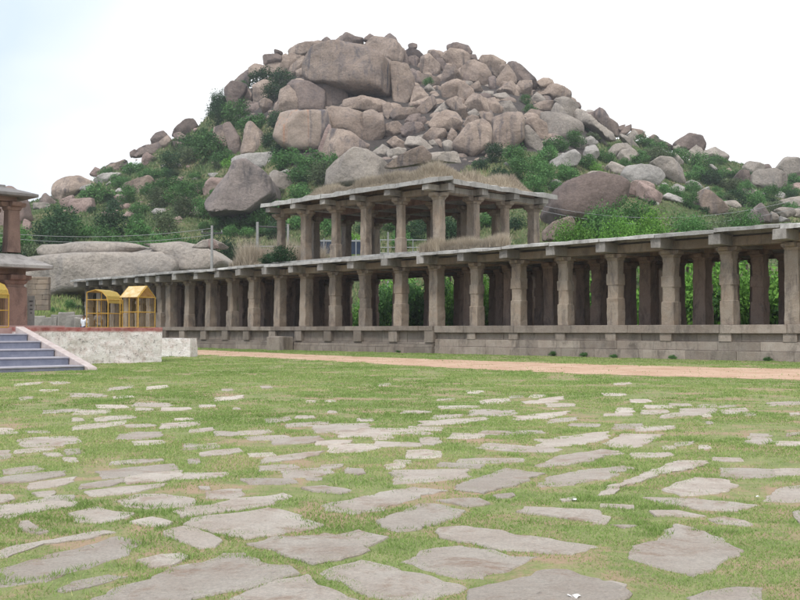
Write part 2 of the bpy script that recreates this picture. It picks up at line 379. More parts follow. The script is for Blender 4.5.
# ================================================================== colonnade
cn = empty('pillared_hall', F0, RZ)
tag(cn, 'long open granite pillared hall on a moulded stone plinth with grassy upper storey', 'pillared hall')
PT, CT, BT = 1.88, 6.05, 6.55            # plinth top, capital top, beam top
FPX = [89, 101, 115, 128, 140, 151, 162, 171.5, 189.5, 211, 232.5, 254, 280, 306, 335.5, 365.5, 401, 437, 477, 519, 566, 616, 671, 730, 795]
FS = [s_of(p) for p in FPX]
while FS[-1] > -4: FS.append(FS[-1]-3.15)
ROWS = [.6, 4.05, 7.5, 10.95]
def octring(z, h, c, ox=0, oy=0):
    c = min(c, h*.585)
    return [(ox+x, oy+y, z) for x, y in ((-h, -h+c), (-h+c, -h), (h-c, -h), (h, -h+c), (h, h-c), (h-c, h), (-h+c, h), (-h, h-c))]
def shaft(prof, name):
    rg_ = []
    for a_, b_ in zip(prof[:-1], prof[1:]):
        m_ = max(1, int((b_[0]-a_[0])/.22))
        for k in range(m_): f = k/m_; rg_.append([a_[i]+(b_[i]-a_[i])*f for i in range(3)])
    rg_.append(prof[-1]); sd = random.uniform(0, 90); rings = []
    for p_ in rg_:
        ring = []
        for x, y, z in octring(*p_):
            v_ = noise.noise_vector(Vector((x*1.5+sd, y*1.5, z*1.6)))*.035+noise.noise_vector(Vector((x*5+sd, y*5, z*6)))*.016; ring.append((x+v_.x, y+v_.y, z))
        rings.append(ring)
    mb = MB(); mb.loft(rings, .6); return mb.mesh(name, M['stone'])
H = CT-PT-.42
q = .38
SH = [shaft([(0, q, .03), (H*.34, q, .03), (H*.345, q*.95, .10), (H*.56, q*.95, .10), (H*.565, q, .03), (H*.72, q, .03), (H*.725, q*.94, .10), (H*.93, q*.94, .10), (H*.935, q*.95, .04), (H, q*.95, .04)], 'column'),
      shaft([(0, q*1.05, .03), (H*.38, q*1.05, .03), (H*.385, q*.9, .18), (H*.6, q*.9, .18), (H*.605, q*1.0, .03), (H*.68, q*1.0, .03), (H*.685, q*.9, .18), (H, q*.9, .18)], 'column'),
      shaft([(0, q*1.06, .03), (H*.3, q*1.02, .03), (H*.31, q*.98, .05), (H, q*.92, .05)], 'column'),
      shaft([(0, q*1.05, .02), (H, q*1.0, .03)], 'column'),
      shaft([(0, q*1.08, .03), (H*.36, q*1.06, .03), (H*.365, q*.93, .12), (H*.70, q*.93, .12), (H*.705, q*1.0, .03), (H, q*.97, .03)], 'column'),
      shaft([(0, q*1.02, .03), (H*.42, q*1.02, .03), (H*.425, q*.96, .08), (H*.62, q*.96, .08), (H*.625, q*1.03, .03), (H*.8, q*1.03, .03), (H*.805, q*.95, .06), (H, q*.95, .06)], 'column')]
def cap_mesh(w, h, arm, name='capital'):
    mb = MB(); mb.loft([octring(0, w*.95, .03), octring(h*.3, w*1.12, .04), octring(h*.42, w*1.12, .04)], .5)
    for ax in (0, 1):
        r = []
        for dd, zb in ((-arm, h*.72), (-arm*.93, h*.5), (-w*.9, h*.36), (w*.9, h*.36), (arm*.93, h*.5), (arm, h*.72)):
            hw = w*.72; ring = [(dd, -hw, zb), (dd, hw, zb), (dd, hw, h-.001*ax), (dd, -hw, h-.001*ax)]
            if ax: ring = [(b_, a_, c_) for a_, b_, c_ in ring]
            r.append(ring)
        mb.loft(r, .45+.1*ax)
    return mb.mesh(name, M['stone'])
CAP = cap_mesh(.37, .40, .60)
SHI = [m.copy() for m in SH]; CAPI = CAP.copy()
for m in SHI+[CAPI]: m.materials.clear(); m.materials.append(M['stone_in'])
def column(s, n, z, shm, cpm, hh, parent, lean=.014, sc=1.0):
    c = obj('column', shm, parent, .018); c.location = (-s, n, z); c.scale = (sc, sc, 1)
    c.rotation_euler = (random.uniform(-lean, lean), random.uniform(-lean, lean), random.choice([0, math.pi/2, math.pi])+random.uniform(-.03, .03))
    k = obj('capital', cpm, c, .015); k.location = (0, 0, hh); return c
cnt = 0
for r, n in enumerate(ROWS):
    for i, s in enumerate(FS):
        if i >= 27 or (r >= 1 and i >= 27): continue
        if r == 1 and i < 2 or r == 2 and i < 6 or r == 3 and i < 9: continue
        v = random.choice([0, 1, 4, 5, 4, 2, 3]) if r == 0 else random.choice([0, 2, 3, 3])
        if r == 0 and FPX[i:i+1] in ([437], [171.5], [280]): v = 3
        if r == 0 and FPX[i:i+1] in ([365.5], [401], [477], [519], [566]): v = random.choice([0, 5])
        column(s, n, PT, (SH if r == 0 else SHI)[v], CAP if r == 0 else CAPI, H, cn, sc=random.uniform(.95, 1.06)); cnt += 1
print('columns', cnt)
S0, S1 = FS[-1]-1, FS[0]+1.1
# lintels along each row, transverse beams with protruding ends, eave slabs
for r, n in enumerate(ROWS):
    for i in range(len(FS)-1):
        a, b = FS[i], FS[i+1]
        if r in (0,):
            MB().box(-a+.02, -b-.02, n-.3, n+.3, CT+.004, BT-.02+random.uniform(-.02, .02), j=.012).build('lintel', M['stone'], cn, .02)
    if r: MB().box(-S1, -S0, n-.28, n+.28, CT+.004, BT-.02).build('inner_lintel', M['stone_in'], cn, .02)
for i, s in enumerate(FS):
    dz = random.uniform(-.03, .03); w = random.uniform(.29, .37)
    MB().box(-s-w, -s+w, -1.02+random.uniform(-.1, .1), 11.6, CT+.04+dz, BT+.09+dz, j=.02).build('cross_beam', M['endstone'], cn, .025)
for i in range(len(FS)-1):
    a, b = FS[i], FS[i+1]; mid = random.uniform(-.05, .05)
    for h in range(1):
        ov = -1.12+random.uniform(-.14, .1); z0 = BT+.10+mid
        x0, x1 = -a+.015+(-1.0 if i == 0 else 0), -b-.015
        nseg = 6; top = []; bot = []
        rings = []
        for k in range(nseg+1):
            x = x0+(x1-x0)*k/nseg; j = lambda m_: random.uniform(-m_, m_)
            oy = ov+j(.09); rings.append([(x, oy, z0+j(.015)), (x, oy+.03, z0+.19+j(.055)), (x, .45, z0+.36+j(.02)), (x, .45, z0+.22)])
        MB().loft(rings).build('eave_slab', M['roofstone'], cn, .012)
RT = BT+.40
mb = MB()
for i in range(len(FS)-1):
    for k in range(3):
        mb.box(-FS[i]+.01, -FS[i+1]-.01, .47+k*3.75, .47+(k+1)*3.75-.01, BT+.10, BT+.40+random.uniform(-.03, .03))
mb.build('roof_slab', M['roofstone'], cn)
# plinth : right stretch of plain courses, left stretch with framed panels
SB = s_of(435, 0)
def courses(mb, x0, x1, y0, y1, z0, z1, wmin, wmax, j=.006):
    x = x0
    while x < x1-.02:
        w = random.uniform(wmin, wmax); xe = min(x+w, x1)
        if x1-xe < wmin*.4: xe = x1
        dy = random.uniform(-.02, .02); mb.box(x+.006, xe-.006, y0+dy, y1, z0+.004, z1-.004, j=j); x = xe
mb = MB(); XR0, XR1 = -SB, -S0
courses(mb, XR0, XR1, -.10, .9, 1.42, PT, 2.2, 4.5)
courses(mb, XR0, XR1, .16, .9, .98, 1.42, 2.5, 4.5)
for s in FS:
    if s < SB-.3: mb.box(-s-.36, -s+.36, -.02, .3, .98, 1.42, j=.01)
courses(mb, XR0, XR1, .0, .9, .50, .98, 1.6, 3.6)
courses(mb, XR0, XR1, -.10, .9, -.3, .50, 1.6, 3.4)
mb.box(XR0, XR1, .85, 11.9, -.3, PT-.015, .5)
mb.build('plinth', M['plinth'], cn, .02)
mb = MB(); XL0, XL1 = -S1-.2, -SB-.01; o = -.22
courses(mb, XL0, XL1, o-.06, .9, 1.55, PT, 1.8, 3.5)
courses(mb, XL0, XL1, o+.30, .9, .75, 1.55, 2.5, 4.5)
for s in FS:
    if s > SB: mb.box(-s-.42, -s+.42, o-.02, .5, .75, 1.55, j=.01)
courses(mb, XL0, XL1, o+.10, .9, .62, .75, 2, 4)
courses(mb, XL0, XL1, o-.02, .9, .40, .62, 1.8, 3.2)
courses(mb, XL0, XL1, o-.10, .9, -.3, .40, 1.6, 3.0)
mb.box(XL0, XL1, .85, 11.9, -.3, PT-.015, .5)
mb.build('plinth', M['plinth'], cn, .02)
# ------------------------------------------------------------------ upper storey
UZ = 7.12; UF = [s_of(p) for p in (281, 306, 336, 366, 401, 439.5)]; UH = 3.45; UC = UZ+UH+.45
def ushaft(prof): return shaft(prof, 'upper_column')
h = UH
US = [ushaft([(0, .33, .03), (h, .31, .03)]), ushaft([(0, .33, .03), (h*.3, .33, .03), (h*.31, .30, .1), (h, .29, .1)])]
UCAP = cap_mesh(.36, .45, .74, 'upper_capital')
r2 = M['stone']
MB().box(-UF[0]-.8, -UF[-1]+.7, .2, 11.7, RT-.1, UZ, .5).build('upper_floor', M['roofstone'], cn, .02)
UR = [.6, 4.1, 7.6, 11.0]
for r, n in enumerate(UR):
    for i, s in enumerate(UF):
        if r in (1, 2) and i in (1, 3): continue
        c = column(s, n, UZ, random.choice(US), UCAP, UH, cn, .01, random.uniform(.95, 1.08)); c.name = 'upper_column'
for n in UR:
    for i in range(len(UF)-1):
        MB().box(-UF[i]+.02, -UF[i+1]-.02, n-.28, n+.28, UC+.004, UC+.42, j=.015).build('upper_lintel', M['redstone'] if n > 1 else M['stone'], cn, .02)
for s in (UF[-1],):
    for k in range(3): MB().box(-s-.28, -s+.28, UR[k]+.3, UR[k+1]-.3, UC+.006, UC+.40, j=.015).build('upper_lintel', M['stone'], cn, .02)
for s in UF: MB().box(-s-.3, -s+.3, -.8, 12.2, UC+.10, UC+.50, j=.02).build('upper_cross_beam', M['endstone'], cn, .03)
for n in UR: MB().box(-UF[-1]-.5, -UF[-1]+1.15, n-.31, n+.31, UC+.10, UC+.56, j=.02).build('beam_end', M['endstone'], cn, .03)
def eave(x0, x1, ax, ov, z0, name='upper_eave_slab'):
    rings = []
    for k in range(7):
        x = x0+(x1-x0)*k/6; j = lambda m_: random.uniform(-m_, m_); oo = ov+j(.1)
        rr = [(x, -oo, z0+j(.02)), (x, -oo+.05, z0+.33+j(.09)), (x, .6, z0+.56), (x, .6, z0+.3)]
        if ax == 1: rr = [(-UF[-1]-b_+.6, a_, c_) for a_, b_, c_ in rr]
        rings.append(rr)
    MB().loft(rings).build(name, M['roofstone'], cn, .015)
z0 = UC+.50
ss = [UF[0]+.75]+UF[1:-1]+[UF[-1]-1.3]
for i in range(len(ss)-1): eave(-ss[i]+.01, -ss[i+1]-.01, 0, .95, z0+random.uniform(-.02, .02))
nn = [.64, 4.1, 7.6, 12.2]
for i in range(3): eave(nn[i]+.01, nn[i+1]-.01, 1, .75, z0+random.uniform(-.02, .02))
MB().box(-UF[0]-.3, -UF[-1]+.3, .62, 11.6, z0+.05, z0+.48, .4).build('upper_roof_slab', M['stone_in'], cn, .02)
ROOF_Z = z0+.48
# low parapet slabs stacked on the right wing roof edge are bare; a fallen block leans on the plinth
b0 = G(268, 350.5); 
fb = MB().box(-1.05, 1.05, -.5, .5, 0, 1.15, j=.05).build('stone_block', M['plinth'], None, .05)
p = F0+U*s_of(280, -.9)-B*.95; fb.location = (p.x, p.y, -.05); fb.rotation_euler = (0, 0, RZ+.04)
tag(fb, 'squared granite block standing against the foot of the long hall plinth', 'stone block')
# ================================================================== left platform, steps, gate pavilion
T0 = Vector((-16.9, 44.9, 0)); PTZ = 1.72
pf = empty('entrance_platform', T0, RZ)   # local x = -U (down the steps), local y = B
tag(pf, 'low rubble platform, whitewashed with a red top band, yellow cages standing on it', 'platform')
def wob(x0, x1, y0, y1, z0, z1, res=.5, amp=.05):
    """rubble box with uneven faces"""
    bm = bmesh.new(); bmesh.ops.create_cube(bm, size=1)
    for v in bm.verts: v.co = Vector((x0+(v.co.x+.5)*(x1-x0), y0+(v.co.y+.5)*(y1-y0), z0+(v.co.z+.5)*(z1-z0)))
    n = int(max(x1-x0, y1-y0, z1-z0)/res); bmesh.ops.subdivide_edges(bm, edges=bm.edges, cuts=min(n, 24), use_grid_fill=True)
    for v in bm.verts:
        k = noise.noise_vector(v.co*1.3)*amp+noise.noise_vector(v.co*4)*amp*.5; v.co += Vector((k.x, k.y, k.z*.35))
    me = bpy.data.meshes.new('w'); bm.to_mesh(me); bm.free(); at = me.attributes.new('tint', 'FLOAT', 'POINT'); return me
def wobj(name, args, mat, parent, **k):
    me = wob(*args, **k); me.name = name; me.materials.append(mat); return obj(name, me, parent)
wobj('retaining_wall', (-.9, 0, -.35, 7.05, -.3, PTZ), M['whitewash'], pf, res=.3)
wobj('retaining_wall', (-9, -.9, 6.2, 7.0, -.3, PTZ-.02), M['whitewash'], pf, res=.4)
MB().box(-9, -.4, -9, 6.6, -.3, PTZ-.03).build('floor', M['pinkfloor'], pf)
MB().box(-9, -3.4, -9, 3.6, PTZ-.03, PTZ+.10).build('floor_step', M['pinkfloor'], pf, .02)
wl_ = wobj('low_wall', (-2.6, -.0, 0, 1.0, -.3, 1.1), M['whitewash'], None, res=.25, amp=.04)
pe = G(192.5, 357); wl_.rotation_euler = (0, 0, RZ+math.radians(90)); 
wl_.location = (pe.x-.15, pe.y+.0, 0); wl_.rotation_euler = (0, 0, math.atan2(-.25, 1)); wl_.location = (G(190, 357).x, G(190, 357).y, 0)
tag(wl_, 'low whitewashed rubble wall stub at the right end of the white platform', 'low wall')
st = empty('stone_steps', T0, RZ); tag(st, 'flight of blue grey painted steps with pale treads climbing to the platform', 'steps')
NS = 5; run = 6.6/NS; rise = PTZ/(NS+.5)
for k in range(NS):
    z1 = PTZ-(k+.9)*rise; x0 = k*run+.01; x1 = (k+1)*run
    b_ = MB().box(x0, x1, -9, -.40, -.3, z1-.06, j=0).build('step', M['step'], st, .02)
    MB().box(x0, x1+.05, -9, -.40, z1-.058, z1, j=0).build('tread', M['tread'], b_, .015)
mb = MB(); cb = [(0, PTZ+.04), (6.9, .12), (7.1, -.3), (0, -.3)]
mb.loft([[(x, -.37, z) for x, z in cb], [(x, .02, z) for x, z in cb]]); mb.build('side_curb', M['curb'], st, .03)
# pavilion
pvo = T0+U*4.0+B*1.12; pv = empty('gate_pavilion', (pvo.x, pvo.y, PTZ+.09), RZ)
tag(pv, 'two storey reddish stone pavilion with sloping grey eaves at the left edge', 'pavilion')
mb = MB(); mb.loft([octring(0, .58, .04), octring(1.85, .55, .04), octring(1.9, .46, .06), octring(2.0, .46, .06)], .4); pm = mb.mesh('pillar', M['redstone'])
mb = MB(); mb.loft([octring(0, .34, .03), octring(1.0, .31, .04), octring(2.05, .29, .04)], .4); um = mb.mesh('upper_pillar', M['redstone'])
pc = cap_mesh(.52, .45, .85, 'pillar_capital'); pc.materials[0] = M['redstone']; ucp = cap_mesh(.33, .4, .62, 'pillar_capital'); ucp.materials[0] = M['redstone']
for x, y in [(0, 0), (0, -3.2), (0, -6.4), (-3.0, 0), (-3.0, -3.2), (-3, -6.4)]:
    a_ = obj('pillar', pm, pv, .02); a_.location = (x, y, 0); obj('pillar_capital', pc, a_, .02).location = (0, 0, 2.0)
    a_ = obj('upper_pillar', um, pv, .02); a_.location = (x-.1, y+.02, 3.55); obj('pillar_capital', ucp, a_, .02).location = (0, 0, 2.05)
def skirt(mb, x0, x1, y0, y1, z, out, drop, th, top):
    """sloping eave all round with a flat top"""
    a_ = [(x0-out, y0-out, z-drop), (x1+out, y0-out, z-drop), (x1+out, y1+out, z-drop), (x0-out, y1+out, z-drop)]
    b_ = [(x, y, c+th) for x, y, c in a_]; c_ = [(x0, y0, z+top), (x1, y0, z+top), (x1, y1, z+top), (x0, y1, z+top)]
    mb.loft([a_, b_, c_]); return mb
MB().box(-3.5, .5, -7, .5, 2.47, 2.9, .4).build('lower_beam', M['redstone'], pv, .03)
skirt(MB(), -3.3, .3, -7, .3, 3.05, 1.15, .3, .16, .42).build('lower_eave', M['darkroof'], pv, .02)
MB().box(-3.5, .3, -7, .1, 6.02, 6.3, .4).build('upper_beam', M['redstone'], pv, .03)
mb = skirt(MB(), -3.3, .0, -7, -.05, 6.36, .95, .12, .14, .34); mb.build('upper_eave', M['darkroof'], pv, .02)
MB().box(-3.1, -.2, -7, -.25, 6.68, 6.86, .4).build('roof_cap', M['darkroof'], pv, .03)
wp = T0+U*4.6+B*2.5
sp_ = MB().box(-.17, .17, -.12, .12, 0, 1.5, j=.01).box(-.14, .14, -.13, -.121, .3, 1.4).build('marker_post', M['concrete'], None, .02)
mk = MB()
for z, w in ((1.2, .16), (1.0, .1), (.8, .14), (.62, .08)): mk.box(-w/2, w/2, -.15, -.131, z, z+.06)
mk.build('painted_mark', M['darkwire'], sp_)
sp_.location = (P(31, 323, 49.5).x, 49.5, PTZ+.09-.02); sp_.rotation_euler = (0, 0, math.radians(20))
tag(sp_, 'pale square stone post beside the pavilion pillar', 'post')
# ------------------------------------------------------------------ yellow cages
def cage(name, loc, rz, label, arch=False, w=1.2, dp=1.2, hh=1.55, rh=.55):
    c = empty(name, loc, rz); tag(c, label, 'metal cage', 'yellow metal cages on the platform'); r = .028
    for x in (-w/2, w/2):
        for y in (-dp/2, dp/2): MB().tube([(x, y, 0), (x, y, hh)], r, 6).build('corner_post', M['yellow'], c)
    for z, nm in ((.04, 'bottom_rail'), (hh*.52, 'middle_rail'), (hh, 'top_rail')):
        mb = MB()
        for a_, b_ in (((-1, -1), (1, -1)), ((1, -1), (1, 1)), ((1, 1), (-1, 1)), ((-1, 1), (-1, -1))):
            if nm == 'middle_rail' and a_ == (-1, -1): pass
            mb.tube([(a_[0]*w/2, a_[1]*dp/2, z), (b_[0]*w/2, b_[1]*dp/2, z)], r*.8, 6)
        mb.build(nm, M['yellow'], c)
    MB().tube([(0, -dp/2, 0), (0, -dp/2, hh)], r*.7, 6).build('door_bar', M['yellow'], c)
    if not arch:
        for x in (-w/2, w/2):
            MB().tube([(x, -dp/2-.05, hh-.04), (x, 0, hh+rh), (x, dp/2+.05, hh-.04)], r, 6).build('gable_frame', M['yellow'], c)
        MB().tube([(-w/2, 0, hh+rh), (w/2, 0, hh+rh)], r, 6).build('ridge_bar', M['yellow'], c)
        for sgn in (-1, 1):
            e1 = Vector((0, sgn*(dp/2+.05), hh-.02)); e2 = Vector((0, sgn*.03, hh+rh-.01)); nn_ = Vector((0, sgn*rh, dp/2)).normalized()*.02
            q_ = [Vector((x, 0, 0))+e for x in (-w/2+.04, w/2-.04) for e in (e1, e2)]
            MB().add([q_[0], q_[1], q_[3], q_[2]]+[v+nn_ for v in (q_[0], q_[1], q_[3], q_[2])], [(0, 1, 2, 3), (4, 5, 6, 7), (0, 1, 5, 4), (1, 2, 6, 5), (2, 3, 7, 6), (3, 0, 4, 7)]).build('roof_sheet', M['yellowpale'], c)
    else:
        cur = [(-w/2, hh+rh*.75), (-w*.1, hh+rh), (w*.22, hh+rh*.78), (w*.42, hh+rh*.3), (w/2, hh-.2)]
        for y in (-dp/2, dp/2):
            MB().tube([(x, y, z) for x, z in cur], r, 6).build('gable_frame', M['yellow'], c)
            MB().tube([(-w/2, y, hh), (-w/2, y, hh+rh*.75)], r, 6).build('corner_post', M['yellow'], c)
        mb = MB(); mb.loft([[(x, -dp/2+.04, z+.01) , (x, dp/2-.04, z+.01), (x, dp/2-.04, z+.03), (x, -dp/2+.04, z+.03)] for x, z in cur]); mb.build('roof_sheet', M['yellowmesh'], c)
    mb = MB()
    for k in range(1, 10): mb.tube([(-w/2+w*k/10, dp/2, .05), (-w/2+w*k/10, dp/2, hh)], .008, 4)
    for k in range(1, 10): mb.tube([(-w/2, -dp/2+dp*k/10, .05), (-w/2, -dp/2+dp*k/10, hh)], .008, 4)
    mb.build('side_grille', M['yellow'], c)
    mb = MB().box(-w/2, w/2, -dp/2, dp/2, .0, .03); mb.build('base_plate', M['yellowmesh'], c)
    return c
cage('guard_cage', (-13.2, 50.3, PTZ-.03), math.radians(-28), 'yellow metal cage with gabled sheet roof, right one of the pair before the columns')
cage('guard_cage', (-15.15, 51.3, PTZ-.03), math.radians(-20), 'yellow metal cage with rounded roof, left one of the pair before the columns', True, 1.3, 1.2, 1.45, .5)
cage('guard_cage', (P(-12, 323, 45.6).x+.03, 45.6, PTZ-.03), math.radians(-30), 'yellow metal cage cut off by the left edge of the photo', True)
# ================================================================== people standing beyond the platform
def person(loc, rz, label, shirt, lower, h=1.66, lean=0.0, arms=0):
    k = h/1.66
    root = empty('person', loc, rz); tag(root, label, 'person')
    J = {'pel': (0, 0, .92), 'sp': (0, lean*.3, 1.12), 'ch': (0, lean*.7, 1.32), 'nk': (0, lean, 1.44), 'hb': (0, lean, 1.50), 'hm': (0, lean-.01, 1.58), 'ht': (0, lean, 1.645)}
    R = {'pel': (.15, .11), 'sp': (.125, .09), 'ch': (.16, .105), 'nk': (.055, .055), 'hb': (.065, .075), 'hm': (.08, .095), 'ht': (.05, .06)}
    E = [('pel', 'sp'), ('sp', 'ch'), ('ch', 'nk'), ('nk', 'hb'), ('hb', 'hm'), ('hm', 'ht')]
    for sx, nm in ((-1, 'l'), (1, 'r')):
        bend = arms*sx
        add = {'h': (sx*.10, 0, .88), 'k': (sx*.11, .02, .48), 'a': (sx*.12, -.02, .09), 't': (sx*.13, .14, .035),
               's': (sx*.18, lean*.9, 1.38), 'e': (sx*(.25), lean*.8-.03, 1.12), 'w': (sx*.24, lean+.10+.05*bend, .90), 'p': (sx*.235, lean+.13+.05*bend, .82)}
        rad = {'h': .10, 'k': .06, 'a': .042, 't': .03, 's': .06, 'e': .042, 'w': .028, 'p': .036}
        for a_ in add: J[a_+nm] = add[a_]; R[a_+nm] = (rad[a_], rad[a_])
        E += [('pel', 'h'+nm), ('h'+nm, 'k'+nm), ('k'+nm, 'a'+nm), ('a'+nm, 't'+nm), ('ch', 's'+nm), ('s'+nm, 'e'+nm), ('e'+nm, 'w'+nm), ('w'+nm, 'p'+nm)]
        px_, py_, pz_ = J['p'+nm]
        for f, (dy, l) in enumerate(((-.03, .075), (-.01, .085), (.01, .08), (.03, .065))):
            J[f'f{f}{nm}'] = (px_, py_+dy, pz_-.035); J[f'g{f}{nm}'] = (px_-sx*.01, py_+dy*1.1+.01, pz_-.035-l*.55); J[f'i{f}{nm}'] = (px_-sx*.025, py_+dy*1.1+.02, pz_-.035-l)
            for c_ in 'fgi': R[f'{c_}{f}{nm}'] = (.009, .009)
            E += [('p'+nm, f'f{f}{nm}'), (f'f{f}{nm}', f'g{f}{nm}'), (f'g{f}{nm}', f'i{f}{nm}')]
        J['th'+nm] = (px_, py_+.05, pz_-.01); J['tt'+nm] = (px_-sx*.01, py_+.07, pz_-.045)
        R['th'+nm] = R['tt'+nm] = (.01, .01); E += [('p'+nm, 'th'+nm), ('th'+nm, 'tt'+nm)]
    ks = list(J); me = bpy.data.meshes.new('body'); me.from_pydata([Vector(J[a_])*k for a_ in ks], [(ks.index(a_), ks.index(b_)) for a_, b_ in E], [])
    def skin(me, name, mat, rr, grow=0, par=root):
        o = obj(name, me, par); me.materials.append(mat); m = o.modifiers.new('skin', 'SKIN'); m.use_smooth_shade = True
        me.skin_vertices.new() if not me.skin_vertices else None
        for i_, r_ in enumerate(rr):
            me.skin_vertices[0].data[i_].radius = ((r_[0]+grow)*k, (r_[1]+grow)*k)
        me.skin_vertices[0].data[0].use_root = True
        s_ = o.modifiers.new('sub', 'SUBSURF'); s_.levels = 1; s_.render_levels = 2; return o
    body = skin(me, 'body', M['skin'], [R[a_] for a_ in ks])
    def sub(names, edges, name, mat, grow):
        m2 = bpy.data.meshes.new(name); m2.from_pydata([Vector(J[a_])*k for a_ in names], [(names.index(a_), names.index(b_)) for a_, b_ in edges], [])
        return skin(m2, name, mat, [R[a_] for a_ in names], grow, root)
    sub(['sp', 'pel', 'ch', 'sl', 'sr', 'el', 'er'], [('pel', 'sp'), ('sp', 'ch'), ('ch', 'sl'), ('ch', 'sr'), ('sl', 'el'), ('sr', 'er')], 'shirt', shirt, .03)
    sub(['pel', 'hl', 'hr', 'kl', 'kr', 'al', 'ar'], [('pel', 'hl'), ('pel', 'hr'), ('hl', 'kl'), ('hr', 'kr'), ('kl', 'al'), ('kr', 'ar')], 'trousers', lower, .018)
    bm = bmesh.new(); bmesh.ops.create_uvsphere(bm, u_segments=16, v_segments=12, radius=1)
    for v in bm.verts:
        v.co = Vector((v.co.x*.088, v.co.y*.10-.015+lean, v.co.z*.085+1.60))*k
    bmesh.ops.delete(bm, geom=[v for v in bm.verts if v.co.y > (.045+lean)*k and v.co.z < 1.61*k], context='VERTS')
    me = bpy.data.meshes.new('hair'); bm.to_mesh(me); bm.free(); me.materials.append(M['hair']); obj('hair', me, root)
    mb = MB()
    for sx in (-1, 1): mb.tube([(sx*.03*k, (.075+lean)*k, 1.575*k), (sx*.03*k, (.087+lean)*k, 1.575*k)], .009, 6)
    mb.build('eyes', M['hair'], root)
    MB().tube([(0, (.08+lean)*k, 1.575*k), (0, (.108+lean)*k, 1.55*k), (0, (.085+lean)*k, 1.545*k)], [.008, .014, .01], 6).build('nose', M['skin'], root)
    MB().tube([(-.022*k, (.085+lean)*k, 1.52*k), (0, (.092+lean)*k, 1.518*k), (.022*k, (.085+lean)*k, 1.52*k)], .005, 5).build('mouth', M['redstone'], root)
    mb = MB()
    for sx in (-1, 1): mb.tube([(sx*.08*k, lean*k, 1.58*k), (sx*.096*k, (lean-.01)*k, 1.575*k), (sx*.085*k, lean*k, 1.545*k)], [.012, .016, .01], 6)
    mb.build('ears', M['skin'], root)
    return root
for px_, top, Y, lab, sh, lw, rz_ in ((84, 315.2, 62, 'person in a white shirt seen behind the white platform', M['shirtw'], M['trouser'], 2.6),
                              (98.5, 312, 62.5, 'person in dark grey clothes seen through the left yellow cage', M['shirtg'], M['shirtg'], .4)):
    t_ = P(px_, top, Y); person((t_.x, Y, t_.z-1.66), rz_, lab, sh, lw)
# ================================================================== poles, wires, rails, fence, ruins
def pole(px, ytop, Y, label, arms=True, r=.13):
    t_ = P(px, ytop, Y); g_ = terr(t_.x, Y); p_ = empty('utility_pole', (t_.x, Y, g_)); tag(p_, label, 'pole'); hh = t_.z-g_
    MB().loft([octring(-.5, r*1.3, .02), octring(hh, r*.9, .02)]).build('shaft', M['concrete'], p_)
    if arms:
        a_ = MB().box(-1.2, 1.2, -.06, .06, hh-.9, hh-.75).build('cross_arm', M['darkwire'], p_)
        for x in (-1.05, 1.05, 0): MB().tube([(x, 0, hh-.75), (x, 0, hh-.5)], .06, 6).build('insulator', M['concrete'], a_)
    return Vector((t_.x, Y, t_.z))
pa = pole(212, 225.5, 108, 'weathered concrete power pole with cross arm behind the left wing roof')
pb = pole(257.5, 222, 112, 'short pale concrete pole left of the upper storey', False, .15)
pc_ = pole(288, 224, 113, 'slim pale concrete pole seen between the first two upper columns', False)
pd = pole(388, 232, 120, 'thin grey metal pole seen between the upper storey columns', False, .1)
def wire(a_, b_, sag, name, label, mat, r=.02):
    pts = [a_.lerp(b_, k/24)-Vector((0, 0, sag*4*(k/24)*(1-k/24))) for k in range(25)]
    tag(MB().tube(pts, r, 5).build(name, mat), label, 'cable')
wire(P(-60, 226, 100), pa-Vector((0, 0, .3)), 1.0, 'power_cable', 'grey power cable sagging from the pole across to the left, upper one', M['wire'])
wire(P(-60, 229, 100), pa-Vector((0, 0, 1.0)), 1.1, 'power_cable', 'grey power cable sagging from the pole across to the left, lower one', M['wire'])
wire(pb-Vector((0, 0, .5)), pc_-Vector((0, 0, .4)), .02, 'dark_pipe', 'dark pipe spanning between the two pale poles', M['darkwire'], .1)
wire(P(243, 246.5, 112), P(300, 246.5, 113), .0, 'steel_rail', 'pale steel rail behind the left wing roof', M['metal'], .07)
wire(P(530, 203, 95), P(830, 190, 95), 2.0, 'thin_cable', 'thin cable running in front of the right boulders, upper one', M['wire'], .018)
wire(P(530, 208, 95), P(830, 199, 95), 2.0, 'thin_cable', 'thin cable running in front of the right boulders, lower one', M['wire'], .018)
f0, f1 = P(308, 250, 121), P(372, 250, 121)
fe = empty('sheet_fence', (f0.x, 121, f0.z-1.0)); L = f1.x-f0.x; tag(fe, 'dark blue sheet fence with a white top rail seen behind the upper storey', 'fence')
MB().box(0, L, -.04, .04, .5, 2.0).build('panel', M['blue'], fe); MB().box(0, L, -.08, .08, 2.02, 2.22).build('top_rail', M['metal'], fe)
for k in range(5): MB().box(L*k/4-.06, L*k/4+.06, -.1, .1, -2, 2.4).build('post', M['metal'], fe)
f0 = P(380, 240, 121)
fe = empty('railing', (f0.x, 121, f0.z-2.4)); tag(fe, 'thin metal railing beyond the upper storey columns', 'railing')
for z in (.8, 1.5, 2.4): MB().tube([(0, 0, z), (14, 0, z)], .05, 5).build('rail', M['metal'], fe)
for k in range(8): MB().tube([(k*2, 0, -1), (k*2, 0, 2.5)], .05, 5).build('post', M['metal'], fe)
